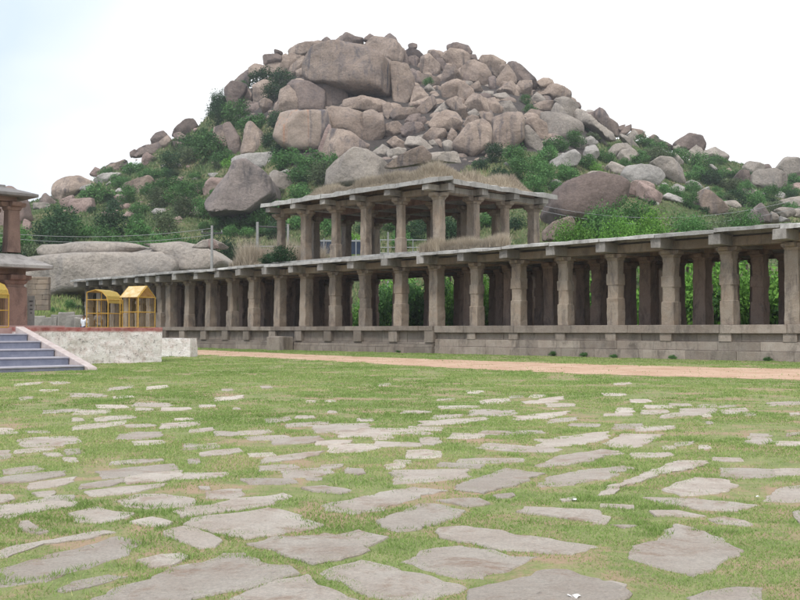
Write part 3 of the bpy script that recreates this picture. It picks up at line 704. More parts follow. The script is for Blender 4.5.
# ruined walls behind the pavilion
def blocks(name, px0, px1, ytop, ybot, Y, label, bw, bh, mat):
    a_, b_ = P(px0, ybot, Y), P(px1, ytop, Y); e_ = MB(); z = a_.z-1
    while z < b_.z-.05:
        courses(e_, 0, b_.x-a_.x, -.3, .3, z, min(z+bh, b_.z), bw*.6, bw*1.4, .02); z += bh
    o_ = e_.build(name, mat, None, .03); o_.location = (a_.x, Y, 0); tag(o_, label, 'wall')
blocks('ruined_wall', 27, 50, 277, 300, 96, 'short coursed stone wall standing behind the pavilion', 1.3, .5, M['stone'])
k = 0
for px_, w_, hh_ in ((38, 1.0, .5), (50, 1.2, .45), (58, .8, .6), (66, 1.1, .75), (74, 1.2, .55), (81, .9, .4)):
    g_ = P(px_, 324, 66); o_ = MB().box(-w_/2, w_/2, -.35, .35, -1.2, hh_, j=.07).build('rubble_block', M['endstone'], None, .06)
    o_.location = (g_.x, 66, g_.z); o_.rotation_euler = (0, 0, random.uniform(-.4, .4))
    tag(o_, ['grey rubble block nearest the marker post', 'second grey rubble block from the marker post', 'small grey rubble block in the middle of the loose row', 'tallest grey rubble block behind the white platform', 'squarish rubble block left of the person in white', 'low rubble block directly behind the person in white'][k], 'stone block', 'loose rubble blocks behind the platform'); k += 1
# ================================================================== boulders
def ico(sub):
    bm = bmesh.new(); bmesh.ops.create_icosphere(bm, subdivisions=sub, radius=1); bm.verts.ensure_lookup_table()
    v = np.array([list(x.co) for x in bm.verts]); f = np.array([[a.index for a in q.verts] for q in bm.faces]); bm.free(); return v, f
ICO = {k: ico(k) for k in (3, 4, 5)}
def nz3(Pv, sc, off):
    return np.array([noise.noise(Vector((p[0]*sc+off, p[1]*sc, p[2]*sc))) for p in Pv])
def finish(v, size, seed, sub, flat=False, big=False):
    d = v/np.linalg.norm(v, axis=1)[:, None]; r = np.random.default_rng(seed)
    for _ in range(9 if not flat else 2):                      # weathered facets
        n = r.normal(size=3); n[1] = -abs(n[1])*1.5-.8; n[2] = abs(n[2]) if big else n[2]; n /= np.linalg.norm(n)
        sup = (v@n).max(); k = (r.uniform(.80, .95) if big else r.uniform(.60, .88))*sup; e_ = v@n-k; v = v-np.outer(np.where(e_ > 0, e_, 0)*.95, n)
    o = seed*1.37 % 97
    v = v+d*(nz3(v, 1.1/size, o)*size*.085+nz3(v, 3.2/size, o+9)*size*.04)[:, None]
    if sub >= 4: v = v+d*(nz3(v, 9/size, o+20)*size*.012)[:, None]
    return v
def poly_radius(pts, th):
    """radius of a star-shaped outline (list of 2D points round 0,0) in the directions th"""
    out = np.zeros(len(th)); n = len(pts)
    for i, a in enumerate(th):
        dx, dy = math.cos(a), math.sin(a); best = 0
        for k in range(n):
            x1, y1 = pts[k]; x2, y2 = pts[(k+1) % n]; ex, ey = x2-x1, y2-y1; den = dx*ey-dy*ex
            if abs(den) < 1e-9: continue
            t_ = (x1*ey-y1*ex)/den; u_ = (x1*dy-y1*dx)/den
            if t_ > 0 and -1e-6 <= u_ <= 1+1e-6: best = max(best, t_)
        out[i] = best
    return out
def area_c(pts):
    A = cx = cy = 0
    for i in range(len(pts)):
        x1, y1 = pts[i-1]; x2, y2 = pts[i]; c = x1*y2-x2*y1; A += c; cx += (x1+x2)*c; cy += (y1+y2)*c
    return cx/(3*A), cy/(3*A), abs(A)/2
FILLP = [(240, 95), (300, 60), (345, 42), (470, 58), (560, 95), (590, 118), (565, 150), (520, 150), (470, 168), (430, 178), (385, 165), (330, 165), (300, 120), (250, 120)]
BOULD = []; GROW = 1.13
def hero(pts, mat, Y=None, D=None, rnd=1, flat=False, lean=None, label=None, dY=0, p=5.0, sub=None):
    cx, cy, A = area_c(pts); xs = [q_[0] for q_ in pts]; ys = [q_[1] for q_ in pts]; w = max(xs)-min(xs); h = max(ys)-min(ys)
    if Y is None: Y = min(hit(cx, min(max(ys), cy+.3*h)), 290)+dY
    if D is None: D = .46*min(max(w, h*.8), h*1.5)/F_PX*Y
    k = Y/F_PX; P2 = [((x-cx)*k, (cy-y)*k) for x, y in pts]
    N = 180; th = np.linspace(-math.pi, math.pi, N, endpoint=False); rr = poly_radius(P2, th)
    rr[rr == 0] = rr[rr > 0].mean()
    ker = np.array([1, 2, 3, 2, 1.]); ker /= ker.sum()
    for _ in range(rnd): rr = np.convolve(np.r_[rr[-2:], rr, rr[:2]], ker, 'valid')
    px_area = w*h; sub = sub or (5 if px_area > 2500 else 4 if px_area > 120 else 3)
    v, f = ICO[sub]; y = v[:, 1]; m = np.hypot(v[:, 0], v[:, 2]); a = np.arctan2(v[:, 2], v[:, 0])
    rho = np.interp(a, np.r_[th, math.pi], np.r_[rr, rr[0]])
    t_ = ((m/rho)**p+(np.abs(y)/D)**p)**(-1/p)
    V_ = v*t_[:, None]; size = math.sqrt(w*h)*k*.5
    seed = len(BOULD)+11; lo0, hi0 = V_.min(0), V_.max(0); V_ = finish(V_, size, seed, sub, flat, A > 700); lo1, hi1 = V_.min(0), V_.max(0)
    for ax in (0, 2): V_[:, ax] = ((V_[:, ax]-lo1[ax])/(hi1[ax]-lo1[ax])*(hi0[ax]-lo0[ax])+lo0[ax])*(1.2 if inpoly(cx, cy, FILLP) and A < 900 else 1.03 if A > 1200 else GROW)
    o = obj('boulder', mesh_np('boulder', V_, f, M[mat], True)); c = P(cx, cy, Y); o.location = c
    BOULD.append(dict(o=o, x=cx, y=cy, w=w, h=h, mat=mat, label=label)); return o
def crop(ox, oy, s, lst):
    for it in lst:
        mat, pts = it[0], [(ox+x/s, oy+y/s) for x, y in it[1]]; kw = it[2] if len(it) > 2 else {}
        hero(pts, mat, **kw)
W_, G_, D_, K_, L_, N_ = 'b_warm', 'b_grey', 'b_dark', 'b_pink', 'b_pale', 'b_brown'
z = 6.6667
crop(200, 30, z, [
 (D_, [(225,335),(320,265),(340,290),(325,370),(240,375)]), (D_, [(170,400),(215,350),(310,370),(290,420),(250,480),(235,560),(170,610),(190,480)]),
 (W_, [(325,250),(370,225),(420,228),(400,300),(325,320)]), (W_, [(390,275),(440,225),(465,240),(430,300)]),
 (W_, [(420,275),(470,212),(540,220),(540,280),(470,300)]), (D_, [(422,168),(515,160),(545,180),(540,215),(425,230)], dict(rnd=1, p=5)),
 (D_, [(495,128),(550,145),(545,168),(500,162)]), (W_, [(540,180),(570,155),(600,185),(592,208),(545,218)]),
 (W_, [(590,120),(700,95),(800,80),(860,95),(800,130),(720,155),(690,170),(620,172)]), (W_, [(540,235),(600,165),(690,185),(610,260),(590,300),(530,285)]),
 (W_, [(588,300),(610,240),(690,185),(700,250),(660,310)]), (W_, [(638,275),(685,250),(690,300),(648,320)]),
 (W_, [(360,370),(430,340),(475,350),(480,430),(420,470),(365,485)]), (W_, [(255,480),(300,395),(340,430),(335,490),(260,510)]),
 (D_, [(262,520),(330,480),(380,500),(400,560),(275,560)]), (W_, [(395,490),(430,460),(475,470),(480,550),(430,570)]),
 (W_, [(540,410),(590,380),(650,440),(670,545),(570,555),(510,570)], dict(label='cracked pale boulder, left half, sitting on the tall flat-faced rock')),
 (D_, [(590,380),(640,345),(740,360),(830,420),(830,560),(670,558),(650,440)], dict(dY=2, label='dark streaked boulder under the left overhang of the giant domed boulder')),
])
crop(280, 25, z, [
 ('b_giant', [(160,250),(200,165),(330,138),(540,150),(620,190),(740,280),(757,400),(745,512),(650,492),(500,488),(400,460),(300,425),(210,415),(155,350)], dict(dY=-2, rnd=1, label='giant domed boulder with a dark stained top, largest on the hill')),
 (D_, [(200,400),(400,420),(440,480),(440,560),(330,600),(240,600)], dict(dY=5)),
 (W_, [(435,490),(560,485),(690,510),(695,582),(600,572),(440,552)], dict(dY=-2, label='flat slab-shaped boulder wedged right under the giant domed boulder')),
 (W_, [(685,520),(750,550),(745,610),(695,610)]), (D_, [(380,120),(440,55),(500,85),(550,85),(550,135),(450,145)], dict(label='rough knobbly rock on the skyline above the giant domed boulder')),
 (D_, [(555,100),(600,60),(645,85),(600,118)]), (D_, [(690,85),(730,50),(770,90),(795,160),(740,140)], dict(label='pointed dark boulder on the summit skyline')),
 (W_, [(550,140),(640,85),(760,120),(810,180),(800,275),(720,240),(640,180)], dict(label='broad rounded summit boulder directly right of the giant domed boulder')),
 (D_, [(260,122),(310,80),(342,108),(335,135)]), (W_, [(160,125),(250,108),(350,130),(300,155),(170,162)]), (W_, [(60,152),(180,138),(330,140),(200,175),(130,208),(70,192)]),
])
crop(360, 25, z, [
 (W_, [(210,270),(310,285),(355,370),(345,480),(300,555),(230,550),(215,400)], dict(label='tall boulder pressed against the right side of the giant domed boulder')),
 (D_, [(250,155),(290,165),(325,240),(315,285),(265,270)]), (D_, [(322,130),(348,120),(380,128),(378,155),(328,158)]),
 (D_, [(305,172),(340,155),(390,180),(422,212),(380,220),(310,202)]), (D_, [(320,215),(370,208),(408,240),(390,300),(330,270)]),
 (W_, [(408,220),(460,203),(525,270),(525,355),(408,325)]), (W_, [(403,330),(525,360),(515,405),(408,415)]), (D_, [(475,190),(500,178),(572,260),(545,340),(520,300)]),
 (D_, [(583,132),(650,118),(715,138),(747,187),(700,192),(590,168)], dict(label='flat cap boulder balanced on top of the skyline right of the gap')),
 (W_, [(560,212),(600,175),(680,180),(755,235),(700,280),(640,292),(580,262)]), (D_, [(730,200),(770,198),(788,240),(750,240)]),
 (W_, [(575,280),(625,280),(675,355),(530,400)]), (D_, [(345,290),(390,320),(410,405),(360,405),(335,340)]), (W_, [(638,300),(690,288),(690,355),(650,335)]),
 (W_, [(555,410),(650,372),(740,430),(755,485),(680,505),(570,485)]), (W_, [(350,430),(400,413),(452,470),(420,535),(340,548)]),
 (W_, [(375,565),(480,468),(502,520),(430,605)]), (G_, [(422,430),(460,398),(505,440),(430,448)]),
])
crop(260, 90, z, [
 ('b_cliff', [(100,335),(130,240),(150,155),(300,150),(460,160),(480,260),(430,430),(230,425),(160,400)], dict(rnd=0, p=9, dY=1, flat=True, sub=5, label='huge flat-faced rock with vertical orange and dark stains')),
 (W_, [(460,145),(490,125),(600,140),(690,175),(708,240),(700,380),(600,300),(480,282)], dict(rnd=1, p=4, label='blocky boulder with a shelving top right of the stained flat face')),
 (W_, [(478,275),(590,285),(710,385),(640,430),(500,490),(425,465)], dict(dY=-2)), (K_, [(455,232),(475,280),(437,445),(383,428)], dict(dY=-3, label='narrow pale upright flake at the foot of the stained flat face')),
 (W_, [(690,165),(750,138),(815,185),(825,290),(780,370),(720,400),(695,300)], dict(dY=1)),
])
hero([(326,172),(336,163),(354,149),(366,150),(376,156),(388,164),(392,185),(326,190)], G_, Y=180, label='grey pointed boulder rising behind the grassy upper roof')
crop(190, 110, z, [
 (L_, [(290,325),(330,305),(400,300),(480,295),(560,288),(640,325),(600,390),(470,400),(400,395),(300,408)], dict(label='long pale boulder lying just above the large dark slanting boulder')),
 (G_, [(530,430),(560,405),(690,455),(702,490),(600,550),(560,500)], dict(dY=-1)), (L_, [(590,418),(650,395),(695,425),(640,432)]),
 (K_, [(90,515),(115,480),(150,455),(265,458),(220,540),(130,592),(95,560)], dict(label='pinkish boulder left of the large dark slanting boulder')),
 (W_, [(143,250),(163,130),(230,108),(258,200),(272,285),(170,285)]), (D_, [(222,112),(260,80),(330,190),(342,295),(290,325),(265,260)]),
 (W_, [(345,250),(352,170),(372,83),(410,85),(470,140),(532,230),(545,285),(440,300),(350,298)], dict(label='upright fin-shaped boulder above the long pale boulder')),
 (L_, [(118,425),(190,418),(203,445),(140,458)]), (D_, [(-10,80),(30,68),(48,112),(-10,148)]),
])
hero([(212,208),(222,195),(233,180),(240,166),(251,163),(262,170),(274,182),(277,197),(266,206),(255,217),(216,219)], N_, Y=182, D=14, rnd=0, p=5, label='large dark slanting boulder low on the left flank of the hill')
crop(360, 95, z, [
 (W_, [(208,130),(240,93),(360,93),(388,125),(320,155),(240,185)]), (W_, [(160,60),(200,58),(222,110),(195,182),(160,130)]), (W_, [(355,60),(440,20),(485,20),(502,60),(430,138),(370,112)]),
 (D_, [(298,185),(330,138),(400,128),(385,190)]), (D_, [(383,160),(430,148),(455,190),(400,205)]), (D_, [(278,232),(320,188),(400,188),(435,240),(350,285),(290,275)]),
 (W_, [(168,200),(250,183),(288,215),(275,265),(180,305)]), (W_, [(468,190),(510,140),(570,103),(640,120),(672,180),(640,225),(560,235),(480,215)], dict(dY=-2, label='bulky rounded boulder in the middle of the central boulder pile')),
 (W_, [(573,50),(650,23),(702,90),(715,155),(670,185),(630,110)]), (G_, [(498,112),(580,38),(603,80),(520,145)]), (W_, [(428,272),(480,223),(560,233),(572,272),(520,308),(440,303)]),
 (W_, [(183,312),(240,278),(303,330),(305,385),(240,365)]), (G_, [(178,372),(300,358),(292,408),(200,438)]), (G_, [(88,382),(150,333),(193,360),(182,425),(150,433)]),
 (G_, [(308,342),(330,278),(400,288),(460,340),(532,387),(460,395),(400,350)]), (W_, [(583,292),(610,223),(643,260),(632,325)]), (G_, [(553,322),(590,303),(652,360),(662,402),(570,375)]),
 (W_, [(633,322),(720,218),(810,180),(850,200),(865,270),(855,330),(800,370),(750,415),(690,390),(650,362)], dict(dY=-3, label='big smooth boulder at the right foot of the central boulder pile')),
 (W_, [(180,470),(290,400),(400,353),(462,400),(445,450),(200,480)], dict(Y=140, label='low sloping boulder just behind the dry grass of the upper roof')), (G_, [(455,400),(640,378),(665,450),(455,450)], dict(Y=143)),
 (W_, [(678,232),(720,148),(785,148),(795,200)]), (G_, [(460,310),(490,300),(520,345),(470,335)]), (W_, [(520,330),(560,312),(555,365)]),
])
crop(460, 30, z, [
 (W_, [(20,262),(50,225),(90,203),(172,250),(203,320),(193,402),(120,355),(30,322)]), (W_, [(128,207),(150,173),(220,178),(303,220),(250,312),(200,272)]), (W_, [(250,202),(290,198),(313,240),(260,305)]),
 (W_, [(238,335),(320,235),(362,290),(372,355),(320,355),(250,405)]), (D_, [(318,217),(360,213),(430,270),(502,340),(515,385),(470,375),(385,342)], dict(label='long dark boulder sloping down the right summit skyline')),
 (W_, [(253,402),(340,338),(367,365),(352,435),(270,415)]), (W_, [(358,400),(400,348),(472,343),(467,445),(370,443)]), (W_, [(508,352),(560,320),(620,328),(633,372),(540,388)]),
 (W_, [(488,425),(540,385),(640,368),(723,410),(723,462),(650,490),(600,440)]), (G_, [(468,472),(510,418),(575,472),(480,505)]), (W_, [(453,522),(560,478),(625,478),(602,555),(540,545)]),
 (G_, [(613,545),(640,488),(702,540),(725,595),(640,585)]), (G_, [(638,470),(700,453),(782,500),(788,600),(740,620)]), (W_, [(58,382),(120,343),(148,400),(100,425)]),
 (W_, [(0,350),(60,385),(93,430),(40,510),(-20,480)]), (G_, [(148,412),(220,408),(213,450),(160,445)]), (G_, [(218,432),(300,418),(343,470),(260,465)]), (W_, [(168,467),(230,453),(262,500),(252,575),(190,555)]),
 (G_, [(258,492),(330,478),(375,540),(355,570),(265,565)]), (D_, [(193,312),(238,308),(238,405),(198,410)]), (W_, [(33,505),(60,460),(100,433),(172,465),(188,560),(100,560)]),
])
crop(460, 100, z, [
 (W_, [(223,125),(300,93),(400,93),(418,150),(412,262),(350,315),(280,358),(228,345)], dict(dY=-2, p=4, label='big upright boulder with a horizontal crack, centre right of the hill')),
 (G_, [(408,192),(460,178),(543,290),(543,330),(450,335)], dict(dY=-2)), (W_, [(428,142),(500,128),(563,160),(583,250),(550,295),(490,200)]), (W_, [(433,95),(480,68),(562,88),(552,155),(440,133)]),
 (G_, [(550,95),(660,98),(730,135),(792,170),(793,235),(740,225),(700,285),(585,262)], dict(p=5, label='broad overhanging slab boulder with dark drip stains')),
 (L_, [(603,412),(680,370),(760,333),(803,380),(772,435),(650,468)], dict(label='slanting pale block with a pointed top in the green scrub')), (L_, [(588,362),(680,358),(630,388)]),
 (W_, [(18,170),(80,108),(133,160),(90,195)]), (W_, [(138,100),(200,83),(233,160),(180,185)]), (W_, [(163,182),(210,198),(228,300),(192,330),(200,260)]), (L_, [(188,342),(220,318),(245,365)]),
 (L_, [(293,422),(310,415),(330,440),(318,448)]), (L_, [(590,542),(640,530),(675,552),(650,575)]), (G_, [(48,92),(90,58),(133,100),(70,125)]), (L_, [(400,445),(440,460),(455,475),(420,470)]),
])
z3 = 3.3333
crop(0, 100, z3, [
 (K_, [(-10,330),(35,294),(75,330),(92,390),(60,445),(-10,430)], dict(label='pink boulder rising behind the left pavilion roof')), (D_, [(123,352),(150,311),(182,340),(172,360)]),
 (W_, [(178,345),(188,280),(215,262),(260,256),(310,275),(328,290),(280,296),(215,345)], dict(rnd=1, label='big rounded boulder on the left shoulder skyline')), (L_, [(262,296),(300,280),(330,300),(290,305)]),
 (K_, [(200,337),(240,318),(248,352),(210,368)]), (K_, [(238,332),(305,328),(313,367),(270,388),(228,368)]), (K_, [(338,300),(375,298),(378,325)]), (K_, [(378,322),(420,316),(428,342),(390,342)]),
 (K_, [(338,375),(380,378),(388,398),(350,394)]), (K_, [(78,395),(100,408),(103,445),(78,435)]), (G_, [(108,342),(160,343),(173,367),(110,365)]), (L_, [(312,268),(350,248),(400,242),(382,264),(340,288)]),
 (K_, [(300,252),(320,225),(345,238),(340,258)]), (D_, [(325,240),(370,212),(400,210),(350,245)]), (W_, [(355,222),(420,200),(400,235),(350,240)]), (K_, [(275,330),(300,300),(320,310),(310,335)]),
])
crop(100, 110, z, [
 (D_, [(343,195),(375,160),(425,143),(443,160),(443,208),(343,225)]), (D_, [(478,165),(520,110),(570,73),(620,63),(648,110),(620,142),(580,172),(500,175)], dict(label='dark pointed boulder on the left skyline, highest of its cluster')),
 (D_, [(488,160),(540,153),(583,180),(583,225),(510,203)]), (D_, [(488,210),(560,213),(563,258),(500,265)]), (D_, [(208,322),(270,275),(330,238),(400,218),(433,280),(380,312),(330,292)]),
 (D_, [(198,282),(235,263),(248,292),(208,318)]), (D_, [(240,262),(330,228),(322,248),(250,278)]), (W_, [(398,215),(450,168),(483,220),(430,262)]), (K_, [(278,345),(290,305),(320,288),(393,335),(300,375)]),
 (W_, [(150,508),(240,470),(320,438),(348,470),(328,560),(230,565),(180,532)], dict(rnd=1, label='wedge-shaped buff boulder in the scrub of the left flank')), (L_, [(407,372),(440,362),(425,393)]), (L_, [(508,347),(550,368),(520,377)]),
 (W_, [(478,482),(520,448),(553,465),(500,498)]), (L_, [(518,557),(580,546),(575,573)]), (W_, [(598,552),(650,508),(683,540),(640,575)]), (L_, [(613,462),(650,443),(665,478)]),
 (K_, [(28,575),(40,528),(80,538),(93,585)]), (L_, [(93,555),(130,518),(158,552)]), (D_, [(98,372),(170,333),(185,370),(110,405)]), (D_, [(0,402),(20,378),(53,410),(0,438)]), (D_, [(38,377),(90,353),(143,400),(60,420)]),
])
crop(100, 170, z, [
 (G_, [(88,183),(120,163),(175,168),(183,218),(110,210)]), (L_, [(343,275),(370,256),(430,258),(452,292),(370,298)]), (G_, [(598,295),(640,246),(700,248),(753,270),(753,295),(620,305)]),
 (K_, [(148,305),(200,268),(290,260),(313,285),(230,315)]), (K_, [(8,288),(50,273),(113,312),(60,323)]), (K_, [(128,242),(190,223),(203,265),(145,273)]), (K_, [(418,322),(465,328),(455,352)]),
 (W_, [(478,322),(530,308),(555,332),(510,340)]), (K_, [(328,222),(370,203),(383,240)]), (D_, [(508,258),(545,258),(535,278)]), (L_, [(55,95),(30,108),(65,75),(75,90)]), (K_, [(480,345),(540,340),(545,358),(490,358)]),
 (L_, [(225,340),(250,345),(270,380),(235,360)]), (K_, [(250,205),(290,210),(280,225)]), (G_, [(40,250),(80,248),(90,270),(50,272)]),
])
hero([(191,247.5),(204,241),(212,239),(220,243),(229,249)], G_, Y=118); hero([(208,240),(213,239),(219,248),(209,249)], K_, Y=116)
crop(560, 90, z, [
 (D_, [(88,77),(130,83),(143,122),(110,115)]), (G_, [(110,150),(130,125),(165,155),(240,230),(330,283),(383,342),(300,325),(270,290),(200,250),(120,225)], dict(dY=-3, rnd=1, label='long pale ridge of rock running down the right summit slope')),
 (D_, [(168,152),(220,148),(238,230),(190,203)]), (D_, [(233,150),(265,126),(297,150),(320,195),(377,225),(403,305),(340,292),(240,235)], dict(label='dark knobbed boulder on the right skyline')),
 (D_, [(393,295),(430,250),(475,230),(477,262),(440,298)]), (D_, [(383,247),(440,228),(405,278)]), (W_, [(470,255),(545,265),(570,318),(500,285)]), (G_, [(443,303),(490,268),(543,310),(480,345)]),
 (G_, [(398,300),(420,293),(480,340),(543,398),(470,380)]), (D_, [(583,327),(620,298),(665,322),(610,360)]), (D_, [(618,357),(660,328),(745,375),(745,405)]), (G_, [(73,332),(100,298),(143,320),(168,385),(110,400)]),
 (L_, [(148,337),(200,313),(258,350),(180,380)]), (G_, [(258,342),(290,323),(322,378)]), (L_, [(158,432),(178,380),(240,368),(262,430),(232,473),(170,480)], dict(label='egg-shaped pale boulder standing in the right-hand scrub')),
 (G_, [(313,435),(360,368),(440,358),(478,400),(400,430),(390,475),(340,475)]), (G_, [(388,442),(410,400),(470,393),(523,430),(450,495),(410,495)]), (G_, [(312,512),(350,478),(433,515),(412,585),(330,588)]),
 (K_, [(248,517),(290,503),(308,540),(260,545)]), (G_, [(163,573),(210,543),(312,550),(318,605),(180,605)]),
])
hero([(622,176),(628,167),(640,165),(651,166),(661,172),(663,178),(656,185),(640,188),(628,185)], L_, label='wide pale boulder below the double rounded boulder on the right flank')
hero([(546,212),(552,196),(560,186),(575,180),(590,178),(611,182),(620,190),(618,208),(600,222),(552,226)], 'b_umber', Y=135, rnd=0, p=8, D=8, flat=True, sub=5, label='huge brown flat-faced boulder right behind the upper storey corner')
crop(530, 150, z, [
 (K_, [(548,265),(620,218),(705,292),(640,335)]), (K_, [(655,240),(700,208),(780,220),(820,240),(820,310),(700,305)]), (W_, [(98,535),(160,480),(270,448),(295,490),(270,590),(100,600)], dict(Y=100, label='rounded boulder low behind the right wing roof, beside the last upper column')),
 (L_, [(543,197),(590,188),(610,220),(560,235)]), (L_, [(128,212),(180,198),(210,220),(170,245)]), (L_, [(118,27),(210,23),(155,55)]),
])
crop(640, 120, z, [
 (D_, [(228,165),(270,125),(330,93),(410,108),(435,160),(435,220),(380,185),(320,195)], dict(label='dark domed boulder topping the right skyline cluster')), (G_, [(213,182),(250,158),(310,190),(325,238),(270,230)]),
 (G_, [(313,230),(345,195),(370,173),(400,188),(433,238),(340,255)], dict(dY=-3)), (G_, [(432,240),(437,200),(500,185),(550,215),(580,245),(573,298),(500,268)]), (L_, [(428,247),(470,252),(473,285),(430,275)]),
 (G_, [(183,232),(240,222),(285,280),(275,315),(200,275)]), (G_, [(83,285),(130,253),(210,263),(275,330),(295,415),(240,425),(150,375)], dict(dY=-3, label='tall grey boulder with rounded top beside the wide pale boulder')),
 (L_, [(448,297),(480,298),(533,342),(510,353)]), (K_, [(548,348),(590,323),(618,360),(570,390)]), (L_, [(308,417),(340,403),(423,447),(350,470)]), (L_, [(193,462),(240,430),(293,455),(283,498),(220,495)]),
 (L_, [(148,515),(190,488),(250,510),(323,550),(313,575),(220,545)]), (L_, [(128,422),(170,418),(193,442),(140,450)]), (K_, [(0,412),(60,448),(145,500),(125,560),(60,560),(-10,510)]),
])
crop(680, 150, z, [
 (W_, [(88,372),(130,310),(150,268),(190,278),(260,338),(343,400),(333,420),(250,428),(200,438)], dict(label='saddle-shaped reddish boulder above the right wing roof')), (L_, [(133,267),(190,243),(203,265),(150,280)], dict(dY=2)),
 (G_, [(288,342),(370,338),(403,375),(380,395),(330,390)]), (G_, [(408,135),(460,78),(560,98),(563,145),(500,175),(430,155)]), (D_, [(553,100),(600,91),(615,125),(560,130)]),
 (D_, [(348,205),(400,143),(450,138),(463,200),(430,255),(390,235)]), (G_, [(488,250),(500,160),(530,128),(620,128),(695,180),(708,232),(620,265),(550,255)], dict(dY=-3, label='rounded boulder with an undercut left edge near the right border')),
 (G_, [(633,135),(720,48),(760,48),(815,85),(815,175),(720,195)], dict(label='domed skyline boulder cut off by the right border')), (G_, [(413,262),(460,248),(538,290),(533,310),(430,293)]), (L_, [(638,302),(670,278),(703,300),(680,330),(645,325)]),
 (K_, [(708,245),(780,220),(815,225),(815,295),(720,295)]), (G_, [(675,335),(800,310),(815,320),(815,395),(700,385)]), (G_, [(618,372),(660,343),(683,380),(630,400)]), (N_, [(468,435),(500,390),(540,358),(600,400),(613,485),(478,485)], dict(Y=105)),
 (G_, [(633,402),(680,383),(750,393),(765,430),(700,455)], dict(Y=115)), (G_, [(608,410),(650,430),(673,485),(612,485)], dict(Y=104)), (W_, [(453,352),(530,333),(538,370),(480,380)]), (L_, [(668,440),(745,475),(670,480)], dict(Y=102)),
 (K_, [(278,142),(330,123),(353,160),(310,185)]), (L_, [(43,217),(75,203),(158,240),(80,265)]), (G_, [(740,395),(815,390),(815,450),(760,440)], dict(Y=118)),
])
# broad granite sheets between the left wing roof and the scrub
SHEETS = [([(20,262),(72,258),(138,255),(182,257),(190,276),(150,284),(84,296),(60,304),(10,306)], 125, 'broad smooth grey granite sheet running behind the left wing roof'),
 ([(136,257),(162,250),(186,256),(190,272),(165,279),(140,277)], 126, 'rough broken end of the broad grey granite sheet'),
 ([(54,249),(90,246),(132,246),(157,251),(130,258),(57,259)], 137, 'thin pale granite ledge above the broad grey sheet'),
 ([(154,248),(192,245),(214,250),(234,265),(225,274),(182,275),(178,258)], 128, 'wide pinkish granite sheet below the power pole')]
for pts, Y, lab in SHEETS: hero(pts, 'b_sheet', Y=Y, D=5 if 'rough' in lab else 8, rnd=0, p=9, flat=True, sub=5, label=lab)
hero([(236,262),(244,254),(262,250),(278,252),(280,264),(236,268)], K_, Y=116, D=3, label='low tan bank of rock behind the dry brush on the left wing')
# ---- fill boulders inside the piles and small ones in the scrub
FILLP = [(240, 95), (300, 60), (345, 42), (470, 58), (560, 95), (590, 118), (565, 150), (520, 150), (470, 168), (430, 178), (385, 165), (330, 165), (300, 120), (250, 120)]
protos = []
for k in range(9):
    v, f = ICO[3]; r = np.random.default_rng(900+k); V_ = v*np.array([1, r.uniform(.7, 1), r.uniform(.6, .95)]); V_ = finish(V_, 1.0, 300+k, 3)
    protos.append(mesh_np('boulder', V_, f, M[[W_, W_, D_, G_, W_, D_, G_, L_, K_][k]], True))
FILL = []
def fill(px, py, sz, pr, dy, zone):
    Y = hit(px, py)+dy; c = P(px, py, Y); o = obj('boulder', protos[pr]); r_ = sz/F_PX*Y*.5
    o.location = c; o.scale = (r_, r_, r_*random.uniform(.8, 1.1)); o.rotation_euler = (random.uniform(-.4, .4), random.uniform(-.4, .4), random.uniform(0, 6.28)); FILL.append((o, px, py, zone)); return o
n_ = 0
while n_ < 300-len(BOULD):
    x, y = random.uniform(235, 595), random.uniform(40, 180)
    if inpoly(x, y, FILLP): fill(x, y, random.uniform(16, 25), random.choice([0, 1, 2, 3, 4, 5]), random.uniform(3, 6), 'pile'); n_ += 1
VEGZ = [[(60, 200), (110, 165), (190, 125), (260, 175), (230, 215), (120, 240), (60, 235)], [(560, 120), (640, 140), (800, 180), (800, 220), (700, 225), (600, 190), (520, 190), (520, 160)]]
def rubble(name, label, n, zone, box_, s0, s1, dy, mats):
    vs, fs, off = [], [], 0; k = 0; r = np.random.default_rng(len(name)+n)
    base = []
    for q_ in range(6):
        v, f = ICO[3] if s1 > 8 else ico(2); V_ = v*np.array([1, r.uniform(.7, 1), r.uniform(.6, .95)]); base.append((finish(V_, 1.0, 700+q_, 3), f))
    while k < n:
        x, y = r.uniform(*box_[:2]), r.uniform(*box_[2:])
        if not inpoly(x, y, zone): continue
        Y = hit(x, y)+dy*r.uniform(.4, 1); c = P(x, y, Y); sz = r.uniform(s0, s1)*(.6 if r.uniform() < .4 else 1)/F_PX*Y*.5; v, f = base[r.integers(6)]
        an = r.uniform(0, 6.28); R_ = np.array(Matrix.Rotation(an, 3, 'Z')@Matrix.Rotation(r.uniform(-.6, .6), 3, 'X')); vs.append((v*sz)@R_.T+np.array(c)); fs.append(f+off); off += len(v); k += 1
    tag(obj(name, mesh_np(name, np.concatenate(vs), np.concatenate(fs), M[mats], True)), label, 'rocks', kind='stuff')
rubble('boulder_rubble', 'countless smaller boulders filling the gaps of the summit pile', 330, FILLP, (235, 600, 40, 182), 13, 22, 5, W_)
rubble('scree', 'small pinkish stones scattered in the scrub of the left hillside', 130, VEGZ[0], (50, 270, 115, 245), 2, 6, -.5, K_)
rubble('scree', 'small pale stones scattered in the scrub of the right hillside', 80, VEGZ[1], (510, 805, 115, 230), 2, 6.5, -.5, L_)
TONE = {W_: 'brown', G_: 'grey', D_: 'dark', K_: 'pinkish', L_: 'pale', N_: 'brown', 'b_cliff': 'brown', 'b_giant': 'brown', 'b_umber': 'brown', 'b_sheet': 'grey'}
LAND = [(b_['x'], b_['y'], b_['label']) for b_ in BOULD if b_['label']]
